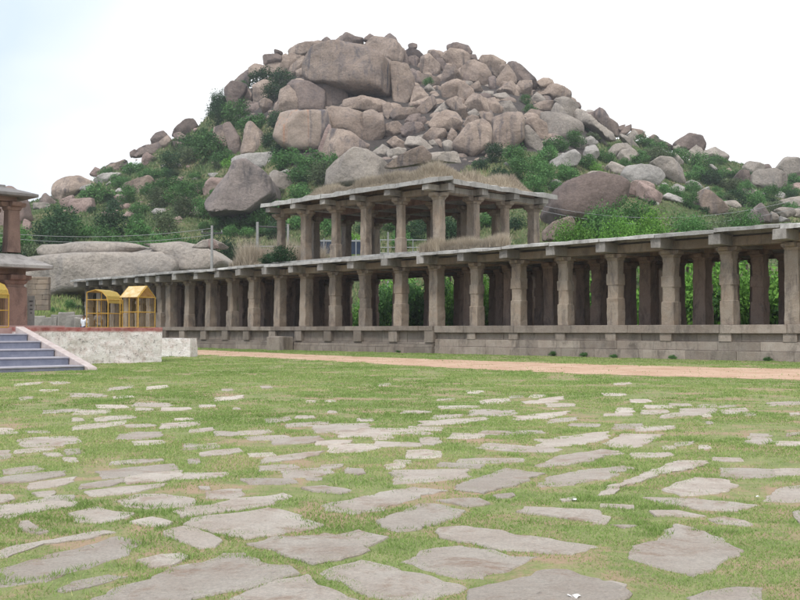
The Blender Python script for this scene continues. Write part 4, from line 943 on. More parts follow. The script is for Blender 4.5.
LM = [((325, 80), 'the giant domed boulder'), ((218, 106), 'the dark skyline tree'), ((300, 132), 'the stained flat face'), ((247, 195), 'the large dark slanting boulder'), ((453, 50), 'the flat cap boulder'),
      ((448, 116), 'the bulky mid-pile boulder'), ((508, 132), 'the cracked upright boulder'), ((562, 127), 'the drip-stained slab'), ((564, 162), 'the pointed pale block'), ((583, 205), 'the huge brown flat-faced boulder'),
      ((643, 176), 'the wide pale boulder'), ((690, 143), 'the domed skyline cluster'), ((713, 205), 'the saddle-shaped boulder'), ((770, 180), 'the undercut rounded boulder'), ((75, 188), 'the rounded left shoulder boulder'),
      ((185, 128), 'the dark left skyline boulder'), ((137, 185), 'the buff wedge boulder'), ((225, 170), 'the pinkish boulder'), ((390, 82), 'the tall pressed boulder'), ((528, 80), 'the long sloping skyline boulder'), ((603, 125), 'the dark knobbed boulder'), ((592, 153), 'the egg-shaped boulder')]
used = set()
def rel(x, y, lx, ly):
    dx, dy = x-lx, ly-y; a = math.degrees(math.atan2(dy, dx)) % 360
    return ['right of', 'upper right of', 'above', 'upper left of', 'left of', 'lower left of', 'below', 'lower right of'][int((a+22.5)//45) % 8]
for b_ in BOULD:
    if b_['label']: lab = b_['label']
    else:
        ar = b_['w']*b_['h']; size = 'large' if ar > 500 else 'mid-sized' if ar > 160 else 'small'; asp = b_['w']/b_['h']
        shp = 'wide' if asp > 1.7 else 'tall' if asp < .8 else 'rounded'
        near = sorted(LM, key=lambda l: math.hypot(l[0][0]-b_['x'], l[0][1]-b_['y'])); lab = None
        base = f"{size} {shp} {TONE[b_['mat']]} boulder"
        dd = lambda l: math.hypot(l[0][0]-b_['x'], l[0][1]-b_['y']); 
        c1 = [f"{base} {'close ' if dd(l) < 22 else ''}{rel(b_['x'], b_['y'], *l[0])} {l[1]}" for l in near[:3]]
        c2 = [f"{c}, {rel(b_['x'], b_['y'], *l[0])} {l[1]}" for c in c1[:2] for l in near[1:4] if l[1] not in c]
        for c in c1[:2]+c2:
            if c not in used and len(c.split()) <= 16: lab = c; break
        lab = lab or c1[2]
    used.add(lab); tag(b_['o'], lab, 'boulder', 'granite boulders on the hill')
FL = {'pile': 'rounded granite boulder half hidden among larger ones in the summit pile', 'left': 'small loose stone in the scrub of the left hillside', 'right': 'small loose stone in the scrub of the right hillside'}
for o, x, y, zn in FILL: tag(o, FL[zn], 'boulder', {'pile': 'half hidden boulders in the summit pile', 'left': 'small stones on the left hillside', 'right': 'small stones on the right hillside'}[zn])
print('boulders', len(BOULD), len(FILL))
# ================================================================== vegetation
def crown(seed, nblob, nleaf, leaf, flat=.8, spread=.62, name='foliage', stems=True, ragged=.25):
    """unit-radius crown of leaf-sized quads gathered round many small clumps; base at z=0"""
    r = np.random.default_rng(seed); C = r.normal(size=(nblob, 3)); C /= np.linalg.norm(C, axis=1)[:, None]
    C *= (spread*r.uniform(.35, 1.15, nblob)**.6)[:, None]; C[:, 2] = C[:, 2]*flat; rad = r.uniform(.16, .38, nblob)
    ci = r.integers(0, nblob, nleaf); d = r.normal(size=(nleaf, 3)); d /= np.linalg.norm(d, axis=1)[:, None]
    pos = C[ci]+d*(rad[ci]*r.uniform(.55, 1+ragged, nleaf))[:, None]; pos[:, 2] += flat*.8
    pos[:, 2] = np.where(pos[:, 2] < 0, -pos[:, 2]*.3, pos[:, 2])
    nrm = d+r.normal(size=(nleaf, 3))*.7+np.array([0, 0, .4]); nrm /= np.linalg.norm(nrm, axis=1)[:, None]
    a = np.cross(nrm, r.normal(size=(nleaf, 3))); a /= np.linalg.norm(a, axis=1)[:, None]; b = np.cross(nrm, a)
    s = leaf*r.uniform(.6, 1.4, nleaf)[:, None]
    V_ = np.stack([pos-a*s, pos+b*s*.5, pos+a*s, pos-b*s*.5], 1).reshape(-1, 3); F_ = np.arange(nleaf*4).reshape(-1, 4)
    T_ = np.clip(r.uniform(0, 1, nblob)[ci]*.55+r.uniform(0, .45, nleaf), 0, 1); return V_, F_, np.repeat(T_, 4)
def shrub_mesh(seed, mat, nblob=26, nleaf=2600, leaf=.055, flat=.75, **k):
    V_, F_, T_ = crown(seed, nblob, nleaf, leaf, flat, **k); me = mesh_np('shrub', V_, F_, M[mat], False, T_); return me
SHM = {m: [shrub_mesh(50+i*7+j, m, 22+4*j, 2400, .05, .6+.12*j) for j in range(4)] for i, m in enumerate(('leaf', 'leaf_dark', 'leaf_bright', 'leaf_grey'))}
SHR = []
def shrub(px, py, wpx, mat, Y=None, hk=.85, label=None, zone='hill'):
    """px,py = base of the shrub in the hillside, wpx its width"""
    if Y is None: Y = hit(px, py)-.5
    c = P(px, py, Y); z0 = terr(c.x, Y) if Y > 60 else c.z; r_ = wpx/F_PX*Y*.5
    o = obj('shrub', random.choice(SHM[mat])); o.location = (c.x, Y, min(z0, c.z)-.12*r_); o.scale = (r_, r_, r_*hk); o.rotation_euler = (0, 0, random.uniform(0, 6.28))
    SHR.append((o, px, py, label, zone)); return o
HS = [ # base x, base y, width, mat
 (218,122,26,'leaf_dark'),(240,88,20,'leaf'),(262,82,30,'leaf_dark'),(282,88,26,'leaf_dark'),(272,100,24,'leaf_dark'),(288,105,14,'leaf'),
 (235,124,34,'leaf'),(255,128,34,'leaf'),(278,124,26,'leaf_dark'),(270,142,22,'leaf_dark'),(280,152,26,'leaf_dark'),(288,163,34,'leaf'),(310,168,36,'leaf'),(330,172,26,'leaf'),(300,178,30,'leaf'),(322,182,30,'leaf_grey'),(284,140,14,'leaf_dark'),
 (196,148,36,'leaf'),(212,142,26,'leaf'),(208,158,40,'leaf'),(190,160,28,'leaf_grey'),(224,160,26,'leaf'),(232,170,22,'leaf_bright'),(170,168,24,'leaf_dark'),(150,178,26,'leaf'),(134,172,26,'leaf'),(122,185,24,'leaf'),(108,178,20,'leaf'),(170,188,28,'leaf'),
 (100,200,34,'leaf'),(85,196,16,'leaf'),(115,207,20,'leaf_dark'),(128,200,22,'leaf'),(150,195,22,'leaf'),(160,205,26,'leaf_grey'),(178,202,28,'leaf'),(190,195,22,'leaf'),(205,190,20,'leaf'),(200,208,24,'leaf'),(183,215,26,'leaf_grey'),(140,212,22,'leaf'),
 (205,215,24,'leaf'),(222,225,24,'leaf'),(240,228,26,'leaf'),(258,226,28,'leaf'),(280,215,30,'leaf'),(300,205,30,'leaf'),(300,225,30,'leaf'),(278,235,26,'leaf_dark'),(320,215,26,'leaf'),(345,222,30,'leaf'),(330,232,30,'leaf'),(368,232,26,'leaf_dark'),(390,228,26,'leaf'),(350,242,22,'leaf_bright'),(410,238,28,'leaf_dark'),(425,228,24,'leaf_dark'),(445,232,30,'leaf_dark'),(470,230,26,'leaf'),(490,222,26,'leaf'),(515,226,24,'leaf_dark'),(400,245,26,'leaf'),
 (530,112,15,'leaf'),(526,102,13,'leaf'),(428,84,12,'leaf'),(412,108,6,'leaf'),(378,150,8,'leaf'),(515,165,28,'leaf'),(495,160,24,'leaf_dark'),(480,166,20,'leaf_dark'),(535,170,28,'leaf'),(555,148,28,'leaf'),(575,145,22,'leaf'),(548,160,24,'leaf'),(520,178,30,'leaf'),(545,182,26,'leaf'),(565,178,28,'leaf'),(585,165,26,'leaf'),(500,180,22,'leaf_dark'),(535,195,30,'leaf'),(558,190,20,'leaf'),
 (588,128,18,'leaf'),(600,135,16,'leaf'),(605,160,22,'leaf'),(596,172,18,'leaf_bright'),(612,150,14,'leaf'),(640,145,22,'leaf'),(655,150,24,'leaf'),(638,160,22,'leaf'),(655,162,30,'leaf_grey'),(668,158,20,'leaf'),(625,165,14,'leaf'),(680,162,24,'leaf'),(700,168,26,'leaf'),(718,162,18,'leaf'),(695,178,26,'leaf'),(712,182,26,'leaf_dark'),(725,175,18,'leaf'),(735,175,14,'leaf'),(745,178,14,'leaf_dark'),(730,188,22,'leaf_grey'),(745,192,18,'leaf'),(690,190,20,'leaf'),(675,198,20,'leaf'),(735,202,26,'leaf_dark'),(755,205,24,'leaf'),(722,198,16,'leaf'),(770,200,22,'leaf'),(790,192,20,'leaf'),(795,182,22,'leaf'),(775,210,20,'leaf_grey'),(690,205,20,'leaf'),(665,192,14,'leaf'),(750,218,24,'leaf'),(735,224,26,'leaf_grey'),(790,212,18,'leaf')]
for a in HS: shrub(a[0], a[1]+3, a[2]*1.3, a[3], hk=.95)
# scattered low scrub over the whole hillside
n_ = 0
VZ = [[(55, 215), (110, 165), (190, 125), (260, 150), (330, 180), (330, 235), (230, 235), (55, 245)], [(560, 118), (640, 142), (800, 185), (800, 225), (600, 215), (490, 190), (480, 160)]]
while n_ < 110:
    x, y = random.uniform(50, 800), random.uniform(115, 245)
    if inpoly(x, y, VZ[0]) or inpoly(x, y, VZ[1]): shrub(x, y, random.uniform(10, 21), random.choice(['leaf', 'leaf', 'leaf_grey', 'leaf_dark']), hk=.8, zone='scrub'); n_ += 1
# band of bushes above the granite sheets
for (x, y, w, m) in [(36,250,40,'leaf_grey'),(60,238,46,'leaf_dark'),(50,226,44,'leaf_dark'),(84,245,44,'leaf_dark'),(78,230,44,'leaf'),(106,246,40,'leaf'),(112,232,40,'leaf_dark'),(130,246,38,'leaf'),(138,234,36,'leaf'),(152,246,38,'leaf'),(172,246,36,'leaf'),(165,234,34,'leaf_grey'),(192,245,34,'leaf'),(208,240,30,'leaf_dark'),(8,252,44,'leaf_dark'),(14,236,40,'leaf'),(228,244,34,'leaf_dark'),(250,240,30,'leaf_dark')]:
    shrub(x, y+4, w*1.12, m, Y=138+(250-y)*.9+random.uniform(-2, 2), hk=1.15, zone='band')
for a_ in ((214, 227, 20), (230, 228, 24), (247, 228, 24), (262, 222, 20), (274, 214, 18)): shrub(a_[0], a_[1], a_[2], 'leaf', Y=170, hk=.8)
shrub(46, 322, 10, 'leaf_bright', Y=70); shrub(62, 300, 14, 'leaf_bright', Y=98, hk=1.0, label='bright green bush on the grass bank left of the hall end')
for a_ in ((70, 306, 16, 108), (79, 308, 14, 110), (88, 308, 12, 122), (54, 304, 13, 104)): shrub(a_[0], a_[1], a_[2], 'leaf_grey' if a_[0] == 79 else 'leaf', Y=a_[3], hk=1.1, zone='bank')
# ---- bushes right behind the colonnade, seen between its columns
BB = []
for k in range(47):
    s = -2+k*1.22+random.uniform(-.6, .6); n = 15.0+random.uniform(0, 3.0)
    p_ = F0+U*s+B*n; o = obj('bush', random.choice(SHM[random.choice(['leaf_bright', 'leaf_bright', 'leaf_bright', 'leaf'])])); r_ = random.uniform(2.4, 3.1)
    hh = random.uniform(1.35, 1.6) if s < 50 else .8
    o.location = (p_.x, p_.y, max(terr(p_.x, p_.y), 0)-.3); o.scale = (r_, r_, r_*hh); o.rotation_euler = (0, 0, random.uniform(0, 6)); BB.append(o)
    tag(o, 'bright green leafy bush growing directly behind the open hall, seen between its columns', 'bush', 'bushes close behind the hall')
# ---- real trees: trunk with limbs and a leafy crown
def tree(px, py_base, py_top, wpx, Y, mat, label, seed, lf=.05, nl=5200, nb=44):
    wpx *= 1.35 if Y < 105 and px > 520 else 1; t_ = P(px, py_top-2, Y); g_ = min(P(px, py_base, Y).z, terr(t_.x, Y)+.5 if Y > 60 else 99); hh = t_.z-g_; r_ = wpx/F_PX*Y*.5
    root = empty('tree', (t_.x, Y, g_)); tag(root, label, 'tree'); r = random.Random(seed); mb = MB()
    tr = hh*.5; mb.tube([(0, 0, -.5), (.1*r.uniform(-1, 1), .1, tr*.5), (.3*r.uniform(-1, 1), 0, tr), (.2, 0, hh*.75)], [hh*.028, hh*.022, hh*.017, hh*.006], 8)
    for k in range(7):
        a = k*2.4+r.uniform(-.4, .4); z0 = tr*r.uniform(.6, 1.2); L = r_*r.uniform(.5, .85)
        mb.tube([(0, 0, z0), (math.cos(a)*L*.5, math.sin(a)*L*.5, z0+L*.35), (math.cos(a)*L, math.sin(a)*L, z0+L*.6)], [hh*.012, hh*.008, hh*.003], 6)
    mb.build('trunk', M['bark'], root, smooth=True)
    V_, F_, T_ = crown(seed, nb, nl, lf, .8, spread=.66, ragged=.4); V_ = V_*np.array([r_, r_, hh*.5]); V_[:, 2] += hh*.30-.0
    V_[:, 2] *= hh/V_[:, 2].max(); obj('crown', mesh_np('crown', V_, F_, M[mat], False, T_), root)
for k, (x, yb, yt, w, Y, m, lab) in enumerate([
 (219, 124, 88, 27, hit(218, 122)-1, 'leaf_dark', 'dark round-crowned tree standing on the left skyline beside the dark boulders'),
 (575, 262, 212, 44, 92, 'leaf_bright', 'bright green tree top behind the right wing roof, leftmost, beside the rounded boulder'),
 (606, 262, 200, 50, 96, 'leaf', 'mid green tree below the huge brown flat-faced boulder'),
 (632, 258, 194, 50, 100, 'leaf', 'tallest mid green tree behind the right wing roof, in front of the pale boulders'),
 (618, 262, 210, 44, 86, 'leaf_bright', 'bright green tree rising directly behind the middle of the right wing roof'),
 (655, 258, 205, 46, 90, 'leaf_bright', 'bright green spreading tree behind the right wing roof, left of the saddle-shaped boulder'),
 (688, 256, 208, 42, 92, 'leaf', 'mid green tree under the saddle-shaped boulder'),
 (715, 252, 214, 36, 92, 'leaf_grey', 'greyish green bushy tree right below the saddle-shaped boulder'),
 (745, 250, 208, 36, 94, 'leaf', 'green bushy tree left of the brown pointed boulder near the right border'),
 (500, 290, 238, 40, 100, 'leaf_dark', 'dark green tree seen through the right side of the upper storey'),
 (450, 300, 215, 50, 112, 'leaf_dark', 'dark green tree seen between the two corner columns of the upper storey')]):
    tree(x, yb, yt, w, Y, m, lab, 400+k, .045 if Y > 110 else .032, 5200 if Y > 110 else 9000, 60)
hc = {'bank': 'loose green bush at the foot of the granite sheet left of the hall', 'hill': 'rounded green shrub among the granite boulders of the hillside', 'scrub': 'low scrubby shrub dotted over the grassy hillside', 'band': 'large green bush in the dense band above the granite sheets'}
hg = {'bank': 'bushes under the granite sheet', 'hill': 'green shrubs between the boulders', 'scrub': 'low scrub on the hillside', 'band': 'bush band above the granite sheets'}
for o, x, y, lab, zn in SHR:
    if not lab and zn == 'hill':
        near = sorted(LM, key=lambda l: math.hypot(l[0][0]-x, l[0][1]-y)); 
        for l in near[:4]:
            c = f"green shrub {'close ' if math.hypot(l[0][0]-x, l[0][1]-y) < 20 else ''}{rel(x, y, *l[0])} {l[1]}"
            if c not in used: lab = c; used.add(c); break
        else:
            for l in near[:3]:
                for l2 in near[1:4]:
                    c = f"green shrub {rel(x, y, *l[0])} {l[1]}, {rel(x, y, *l2[0])} {l2[1]}"
                    if l2 is not l and c not in used and len(c.split()) <= 16 and not lab: lab = c; used.add(c)
    tag(o, lab or hc[zn], 'shrub', hg[zn])
# ---- plants growing on the building
def blades(name, pts, hts, wd, mat, lean=.5, seed=0, tint=None):
    """one triangle per blade; pts (n,3), hts (n,)"""
    r = np.random.default_rng(seed); n = len(pts); a = r.uniform(0, 6.283, n); dx, dy = np.cos(a), np.sin(a)
    w = (np.full(n, wd) if np.isscalar(wd) else wd)*r.uniform(.6, 1.3, n); l = hts*lean*r.uniform(0, 1, n); b = r.uniform(0, 6.283, n)
    p0 = pts+np.stack([-dx*w, -dy*w, 0*w], 1); p1 = pts+np.stack([dx*w, dy*w, 0*w], 1); p2 = pts+np.stack([np.cos(b)*l, np.sin(b)*l, hts], 1)
    V_ = np.stack([p0, p1, p2], 1).reshape(-1, 3); T_ = np.repeat(r.uniform(0, 1, n) if tint is None else np.clip(tint+r.uniform(-.3, .3, n), 0, 1), 3)
    return mesh_np(name, V_, np.arange(n*3).reshape(-1, 3), M[mat], False, T_)
def sn_pts(s, n, z): return np.stack([F0.x+U.x*s+B.x*n, F0.y+U.y*s+B.y*n, z], 1)
# mound of earth with dry grass on the upper roof
us0, us1 = UF[-1]-.2, UF[0]-2.5
def mound_h(s, n):
    a = np.clip((s-us0)/1.2, 0, 1)*np.clip((us1-s)/6, 0, 1)**.6; b = np.clip((n-.1)/1.6, 0, 1)**.7*np.clip((11.9-n)/2, 0, 1)
    return a*b*(.12+.95*vnoise(s, n, 2.6, 5)+.4*vnoise(s, n, .9, 6))
g1, g2 = np.meshgrid(np.linspace(us0, us1, 70), np.linspace(.1, 11.9, 36)); mz = ROOF_Z+mound_h(g1.ravel(), g2.ravel())-.03
idx = np.arange(70*36).reshape(36, 70); Fq = np.stack([idx[:-1, :-1], idx[:-1, 1:], idx[1:, 1:], idx[1:, :-1]], -1).reshape(-1, 4)
md = obj('earth_mound', mesh_np('earth_mound', sn_pts(g1.ravel(), g2.ravel(), mz), Fq, plain('dry_earth', (.17, .14, .10), (.26, .215, .16), 1.5), True)); tag(md, kind='structure')
n = 60000; s_, n_a = rng.uniform(us0+.1, us1, n), rng.uniform(.15, 11.8, n)**1.0; front = rng.uniform(0, 1, n) < .5; n_a = np.where(front, .15+rng.uniform(0, 1, n)**1.5*3.5, n_a)
hm = mound_h(s_, n_a); cl = vnoise(s_, n_a, 1.3, 11)
me = blades('dry_grass', sn_pts(s_, n_a, ROOF_Z+hm-.05), (.10+.8*np.clip(cl*1.6-.35, 0, 1)*rng.uniform(.5, 1.1, n))*np.clip(hm*2, .35, 1), .022, 'dry', .8, 3, .25+.6*vnoise(s_, n_a, 2, 21))
tag(obj('dry_grass', me), 'pale dry grass covering the roof of the upper storey', 'grass', kind='stuff')
n = 14000; s_ = rng.uniform(s_of(505), s_of(425), n); n_a = rng.uniform(-.2, .9, n)+.4*rng.uniform(0, 1, n)
cl = np.clip(vnoise(s_, n_a, 1.1, 31)*1.4-.2, 0, 1)
me = blades('dry_grass', sn_pts(s_, n_a, RT+.02+.0*n_a), (.15+.9*cl)*rng.uniform(.5, 1.1, n), .018, 'dry', .6, 5, .7*cl+.1)
tag(obj('dry_grass', me), 'straw coloured dry grass on the lower roof before the upper storey corner', 'grass', kind='stuff')
n = 16000; s_ = rng.uniform(s_of(266), s_of(222), n); n_a = rng.uniform(1.2, 9, n); cl = vnoise(s_, n_a, 1.5, 41)
me = blades('dry_grass', sn_pts(s_, n_a, RT+.15+0*n_a), (.3+2.6*np.clip(cl*1.5-.3, 0, 1))*rng.uniform(.4, 1.1, n), .024, 'dry', .55, 6, .35+.3*cl)
tag(obj('dry_brush', me), 'tall straggly dry brush on the left wing roof beside the upper storey', 'brush', kind='stuff')
for (s, n, w, h, lab) in ((s_of(286), .25, 1.5, 1.3, 'dark green shrub sprouting from the roof beside the first upper column'), (s_of(271), .4, 1.1, .8, 'small green shrub at the roof step of the left wing')):
    p_ = F0+U*s+B*n; o = obj('roof_shrub', SHM['leaf_dark'][1]); o.location = (p_.x, p_.y, RT+.0); o.scale = (w, w, h); tag(o, lab, 'shrub')
for k, (px_, py_) in enumerate(((614, 360), (673, 356), (584, 357.5), (553, 357), (400, 352), (768, 361))):
    s = s_of(px_, -.2); p_ = F0+U*s-B*.25; o = obj('weed', SHM['leaf'][k % 4]); o.location = (p_.x, p_.y, random.choice([0, .5])); o.scale = (.35, .25, .22)
    tag(o, 'small green weed tuft at the foot of the hall plinth', 'weed', 'weeds along the plinth')
# hillside ground cover
n = 150000; pxs = rng.uniform(-60, 860, n); Yr = 62+rng.uniform(0, 1, n)**.8*225; keep = []
X_ = (pxs-400)/F_PX*Yr; Z_ = np.array([terr(x, y) for x, y in zip(X_, Yr)]); pys = HZ-(Z_-EYE)/Yr*F_PX
ok = (Z_ > .05) & ~((Yr > 170) & np.array([inpoly(a, b, ROCK) for a, b in zip(pxs, pys)])); X_, Yk, Z_ = X_[ok], Yr[ok], Z_[ok]
cl = vnoise(X_, Yk, 9, 51)*.6+vnoise(X_, Yk, 3, 52)*.4
me = blades('hill_grass', np.stack([X_, Yk, Z_-.1], 1), (.25+.9*cl**2)*rng.uniform(.5, 1.2, len(X_))*(.5+Yk/260), .05+Yk*.0009, 'cover', .8, 8, .15+.75*vnoise(X_, Yk, 14, 53))
tag(obj('hill_grass', me), 'rough green and yellow grass cover over the hillside', 'grass', kind='stuff')
# ================================================================== paving stones
STN = []
def add_stone(pts, th=.028, rough_=.0):
    STN.append(pts)
for ox, oy, L in ((0, 480, [
 [(-30,62),(45,60),(60,78),(-20,98)], [(-40,110),(0,98),(90,92),(200,68),(290,72),(322,92),(300,108),(180,120),(100,135),(60,152),(-40,158)], [(330,50),(450,32),(600,20),(680,14),(640,30),(480,60),(380,68)],
 [(458,88),(540,60),(640,55),(740,68),(785,90),(750,108),(600,118),(510,108)], [(280,135),(390,108),(460,125),(535,135),(500,155),(400,175),(310,170)], [(80,170),(110,165),(140,185),(190,210),(150,220),(85,205)],
 [(-30,298),(60,265),(250,235),(420,203),(475,208),(330,245),(180,262),(20,310),(-30,318)], [(-40,370),(80,335),(200,300),(350,262),(480,222),(540,235),(582,252),(480,312),(380,345),(180,410),(-40,438)],
 [(525,170),(610,152),(690,175),(650,190),(560,185)], [(648,208),(740,190),(800,200),(848,220),(884,248),(860,272),(800,280),(700,240)], [(550,325),(640,303),(740,298),(767,315),(680,345),(610,358)], [(215,445),(300,405),(450,378),(517,390),(400,420),(260,452)],
 [(420,447),(480,430),(600,395),(700,352),(800,330),(910,290),(980,290),(1050,330),(1190,352),(1195,380),(1050,420),(900,455),(800,480),(600,530),(440,505),(340,480)],
 [(688,130),(760,112),(860,98),(930,78),(1060,65),(1150,50),(1170,65),(1090,100),(950,120),(870,135),(800,142),(720,155)], [(757,158),(800,150),(930,140),(1080,112),(1150,130),(1215,145),(1230,165),(1290,180),(1200,210),(1100,225),(970,240),(890,215),(800,198),(760,190)]]),
 (200, 480, [[(20,60),(130,42),(180,48),(150,70),(60,78)], [(410,32),(500,25),(600,45),(560,58),(450,50)], [(460,105),(620,75),(720,52),(800,38),(850,28),(995,42),(900,65),(800,90),(720,125),(600,140),(500,125)],
 [(700,165),(800,130),(870,95),(940,95),(1080,130),(1000,160),(860,205),(800,212),(740,190)], [(190,262),(300,235),(500,220),(560,230),(620,262),(672,285),(560,325),(450,345),(380,315),(300,290)], [(550,222),(640,205),(750,235),(660,270),(590,250)],
 [(470,372),(560,345),(640,320),(800,355),(880,385),(1040,440),(960,480),(800,492),(680,470),(560,410)], [(100,482),(300,405),(430,382),(530,455),(620,490),(400,540),(160,520)]]),
 (400, 480, [[(150,82),(240,76),(330,78),(352,98),(270,110)], [(135,207),(220,188),(400,205),(560,240),(690,260),(772,272),(700,305),(560,298),(400,280),(240,250),(150,230)],
 [(20,330),(80,285),(220,262),(310,275),(380,282),(430,310),(560,312),(430,365),(330,398),(250,400),(100,360)], [(300,450),(350,425),(480,400),(560,365),(680,365),(760,400),(812,412),(888,432),(900,464),(840,500),(440,520),(240,500)],
 [(460,127),(500,112),(650,118),(800,128),(808,172),(700,164),(580,144)], [(640,82),(710,70),(702,85),(650,90)]]),
 (600, 480, [[(102,292),(130,260),(240,235),(262,200),(300,175),(370,190),(520,245),(557,290),(440,370),(380,390),(230,355),(130,330)], [(168,72),(380,75),(560,100),(620,105),(540,127),(400,120),(250,94)], [(198,127),(320,128),(420,150),(330,148),(220,148)],
 [(430,157),(500,148),(590,165),(605,180),(580,187),(470,177)], [(340,468),(430,445),(560,425),(645,435),(642,475),(600,520),(400,530)], [(-30,412),(60,405),(122,425),(60,455),(-40,480)], [(0,97),(140,105),(130,118),(0,110)], [(45,182),(150,185),(100,196)],
 [(768,132),(800,125),(850,150),(800,180)], [(-20,132),(50,150),(20,180),(-30,178)], [(655,88),(700,40),(800,20),(860,40),(860,92),(720,90)]]),
 (200, 380, [[(600,480),(680,462),(800,450),(860,440),(1060,385),(1000,400)]][:0]),
 (400, 380, [[(210,430),(320,390),(420,355),(580,375),(520,400),(450,425),(330,457),(220,442)], [(550,412),(620,385),(720,365),(800,358),(900,345),(925,352),(860,382),(790,400),(700,420),(590,428)], [(552,342),(640,305),(800,283),(872,288),(800,312),(690,340),(580,350)]]),
 (600, 380, [[(-20,462),(60,425),(130,400),(220,360),(300,325),(420,330),(400,350),(250,380),(120,420),(40,455)], [(20,257),(90,220),(250,222),(150,270),(60,270)], [(245,442),(300,415),(380,393),(500,400),(562,425),(480,457),(330,467)]])):
    for q_ in L: add_stone([(ox+x/4, oy+y/4) for x, y in q_])
def segs(ox, oy, L):
    for x0, y0, x1, y1, th in L:
        n = 12; pts = []; cx, cy = (x0+x1)/2, (y0+y1)/2; hx, hy = (x1-x0)/2, (y1-y0)/2; r = random.Random(int(x0*7+y0))
        n = 6; th = th*1.25+1.5; sk = r.uniform(-.25, .25)
        for c, s in ((-1, -.9), (-.2, -1.05), (1, -.85), (1.05, .5), (.3, 1.05), (-.95, .95)):
            c = c*r.uniform(.9, 1.12)+sk*s*.6; s = s*r.uniform(.75, 1.1)
            pts.append((ox+(cx+hx*c)/4, oy+(cy+hy*c+th*.5*s)/4))
        add_stone(pts)
segs(0, 380, [(85,255,318,238,30),(55,290,210,275,12),(180,300,240,300,12),(262,291,318,288,16),(255,318,305,322,16),(290,192,500,172,14),(380,160,530,148,12),(175,128,310,122,10),(300,130,430,128,14),(290,62,420,62,10),(480,228,640,222,20),(535,255,650,250,14),(505,186,610,182,10),(645,186,790,176,16),(540,98,680,102,14),(545,118,610,118,8),(650,118,755,116,8),(390,108,495,108,10),(455,70,530,67,6),(20,370,160,355,16),(-30,410,250,378,22),(105,428,300,400,24),(140,462,225,455,14),(410,382,700,352,30),(320,428,500,405,18),(505,405,720,383,24),(440,335,640,323,10),(-20,200,50,200,8),(-20,213,70,212,6),(110,208,190,208,8),(180,478,300,470,16),(290,160,330,160,10),(80,75,130,70,8),(160,43,230,42,6),(752,328,800,326,16),(740,268,795,265,20),(700,160,770,157,6),(800,105,860,105,6)])
segs(200, 380, [(-40,205,50,197,12),(265,165,355,158,14),(385,150,455,150,8),(350,183,510,172,12),(460,200,670,190,26),(545,218,820,205,24),(155,215,280,207,12),(190,235,340,228,14),(295,250,480,238,18),(0,268,70,263,14),(60,215,150,218,12),(520,278,710,268,26),(470,255,600,250,12),(700,257,800,260,16),(690,235,770,230,10),(0,300,160,285,16),(200,303,300,300,12),(255,325,470,298,18),(240,357,380,348,16),(335,380,510,368,28),(425,398,490,398,8),(480,350,570,346,12),(580,365,655,370,18),(170,408,370,408,22),(25,462,180,452,28),(0,435,40,438,10),(745,350,820,340,18),(765,380,830,378,16),(245,30,285,30,6),(425,88,465,87,8),(500,85,540,84,6),(715,20,760,18,6),(130,115,160,115,6),(510,128,545,128,8),(630,160,690,160,10),(90,40,130,40,5)])
segs(400, 380, [(-30,392,255,380,42),(150,340,320,350,14),(230,325,480,325,16),(35,300,160,300,26),(80,248,160,245,22),(210,225,330,225,18),(330,265,610,285,18),(85,178,330,160,14),(40,195,160,198,12),(30,212,120,215,8),(330,212,560,210,12),(570,255,820,228,34),(470,155,660,138,16),(600,165,700,158,12),(680,180,790,184,10),(280,130,450,130,22),(130,150,240,145,12),(160,110,310,108,8),(325,90,430,82,12),(495,92,620,85,10),(555,85,650,74,12),(590,102,690,102,10),(270,48,330,48,8),(520,65,580,65,8),(440,70,490,65,6),(0,205,50,208,10),(0,260,80,262,14),(-20,330,40,330,14),(380,470,460,460,14),(150,78,215,78,5),(10,130,120,130,8)])
segs(600, 380, [(50,188,160,186,18),(150,198,290,190,14),(135,303,275,300,16),(0,295,80,292,14),(250,272,300,270,10),(300,260,375,252,12),(65,125,130,125,18),(20,140,120,140,6),(180,108,300,108,10),(165,130,270,128,14),(250,148,330,138,10),(320,132,460,125,24),(395,105,460,103,10),(485,128,585,122,18),(480,105,540,103,8),(410,145,445,145,8),(575,138,620,138,10),(580,240,680,245,22),(600,222,680,222,10),(480,370,690,378,28),(700,372,830,370,22),(450,318,560,322,10),(10,58,100,58,8),(120,85,200,85,8),(280,100,360,102,8),(425,172,450,172,8),(700,255,800,258,12),(395,270,440,270,12),(760,138,800,135,8),(750,220,800,215,8)])
for k in range(46):
    y = 383+115*random.random()**1.3; x = random.uniform(10, 790); w = (y-330)*random.uniform(.12, .24); ok_ = all(abs(sum(p_[0] for p_ in q_)/len(q_)-x) > w*1.6 or abs(sum(p_[1] for p_ in q_)/len(q_)-y) > (y-330)*.075 for q_ in STN)
    if ok_: segs(0, 0, [((x-w)*4, y*4, (x+w)*4, (y-random.uniform(0, 3))*4, (y-330)*.14)])
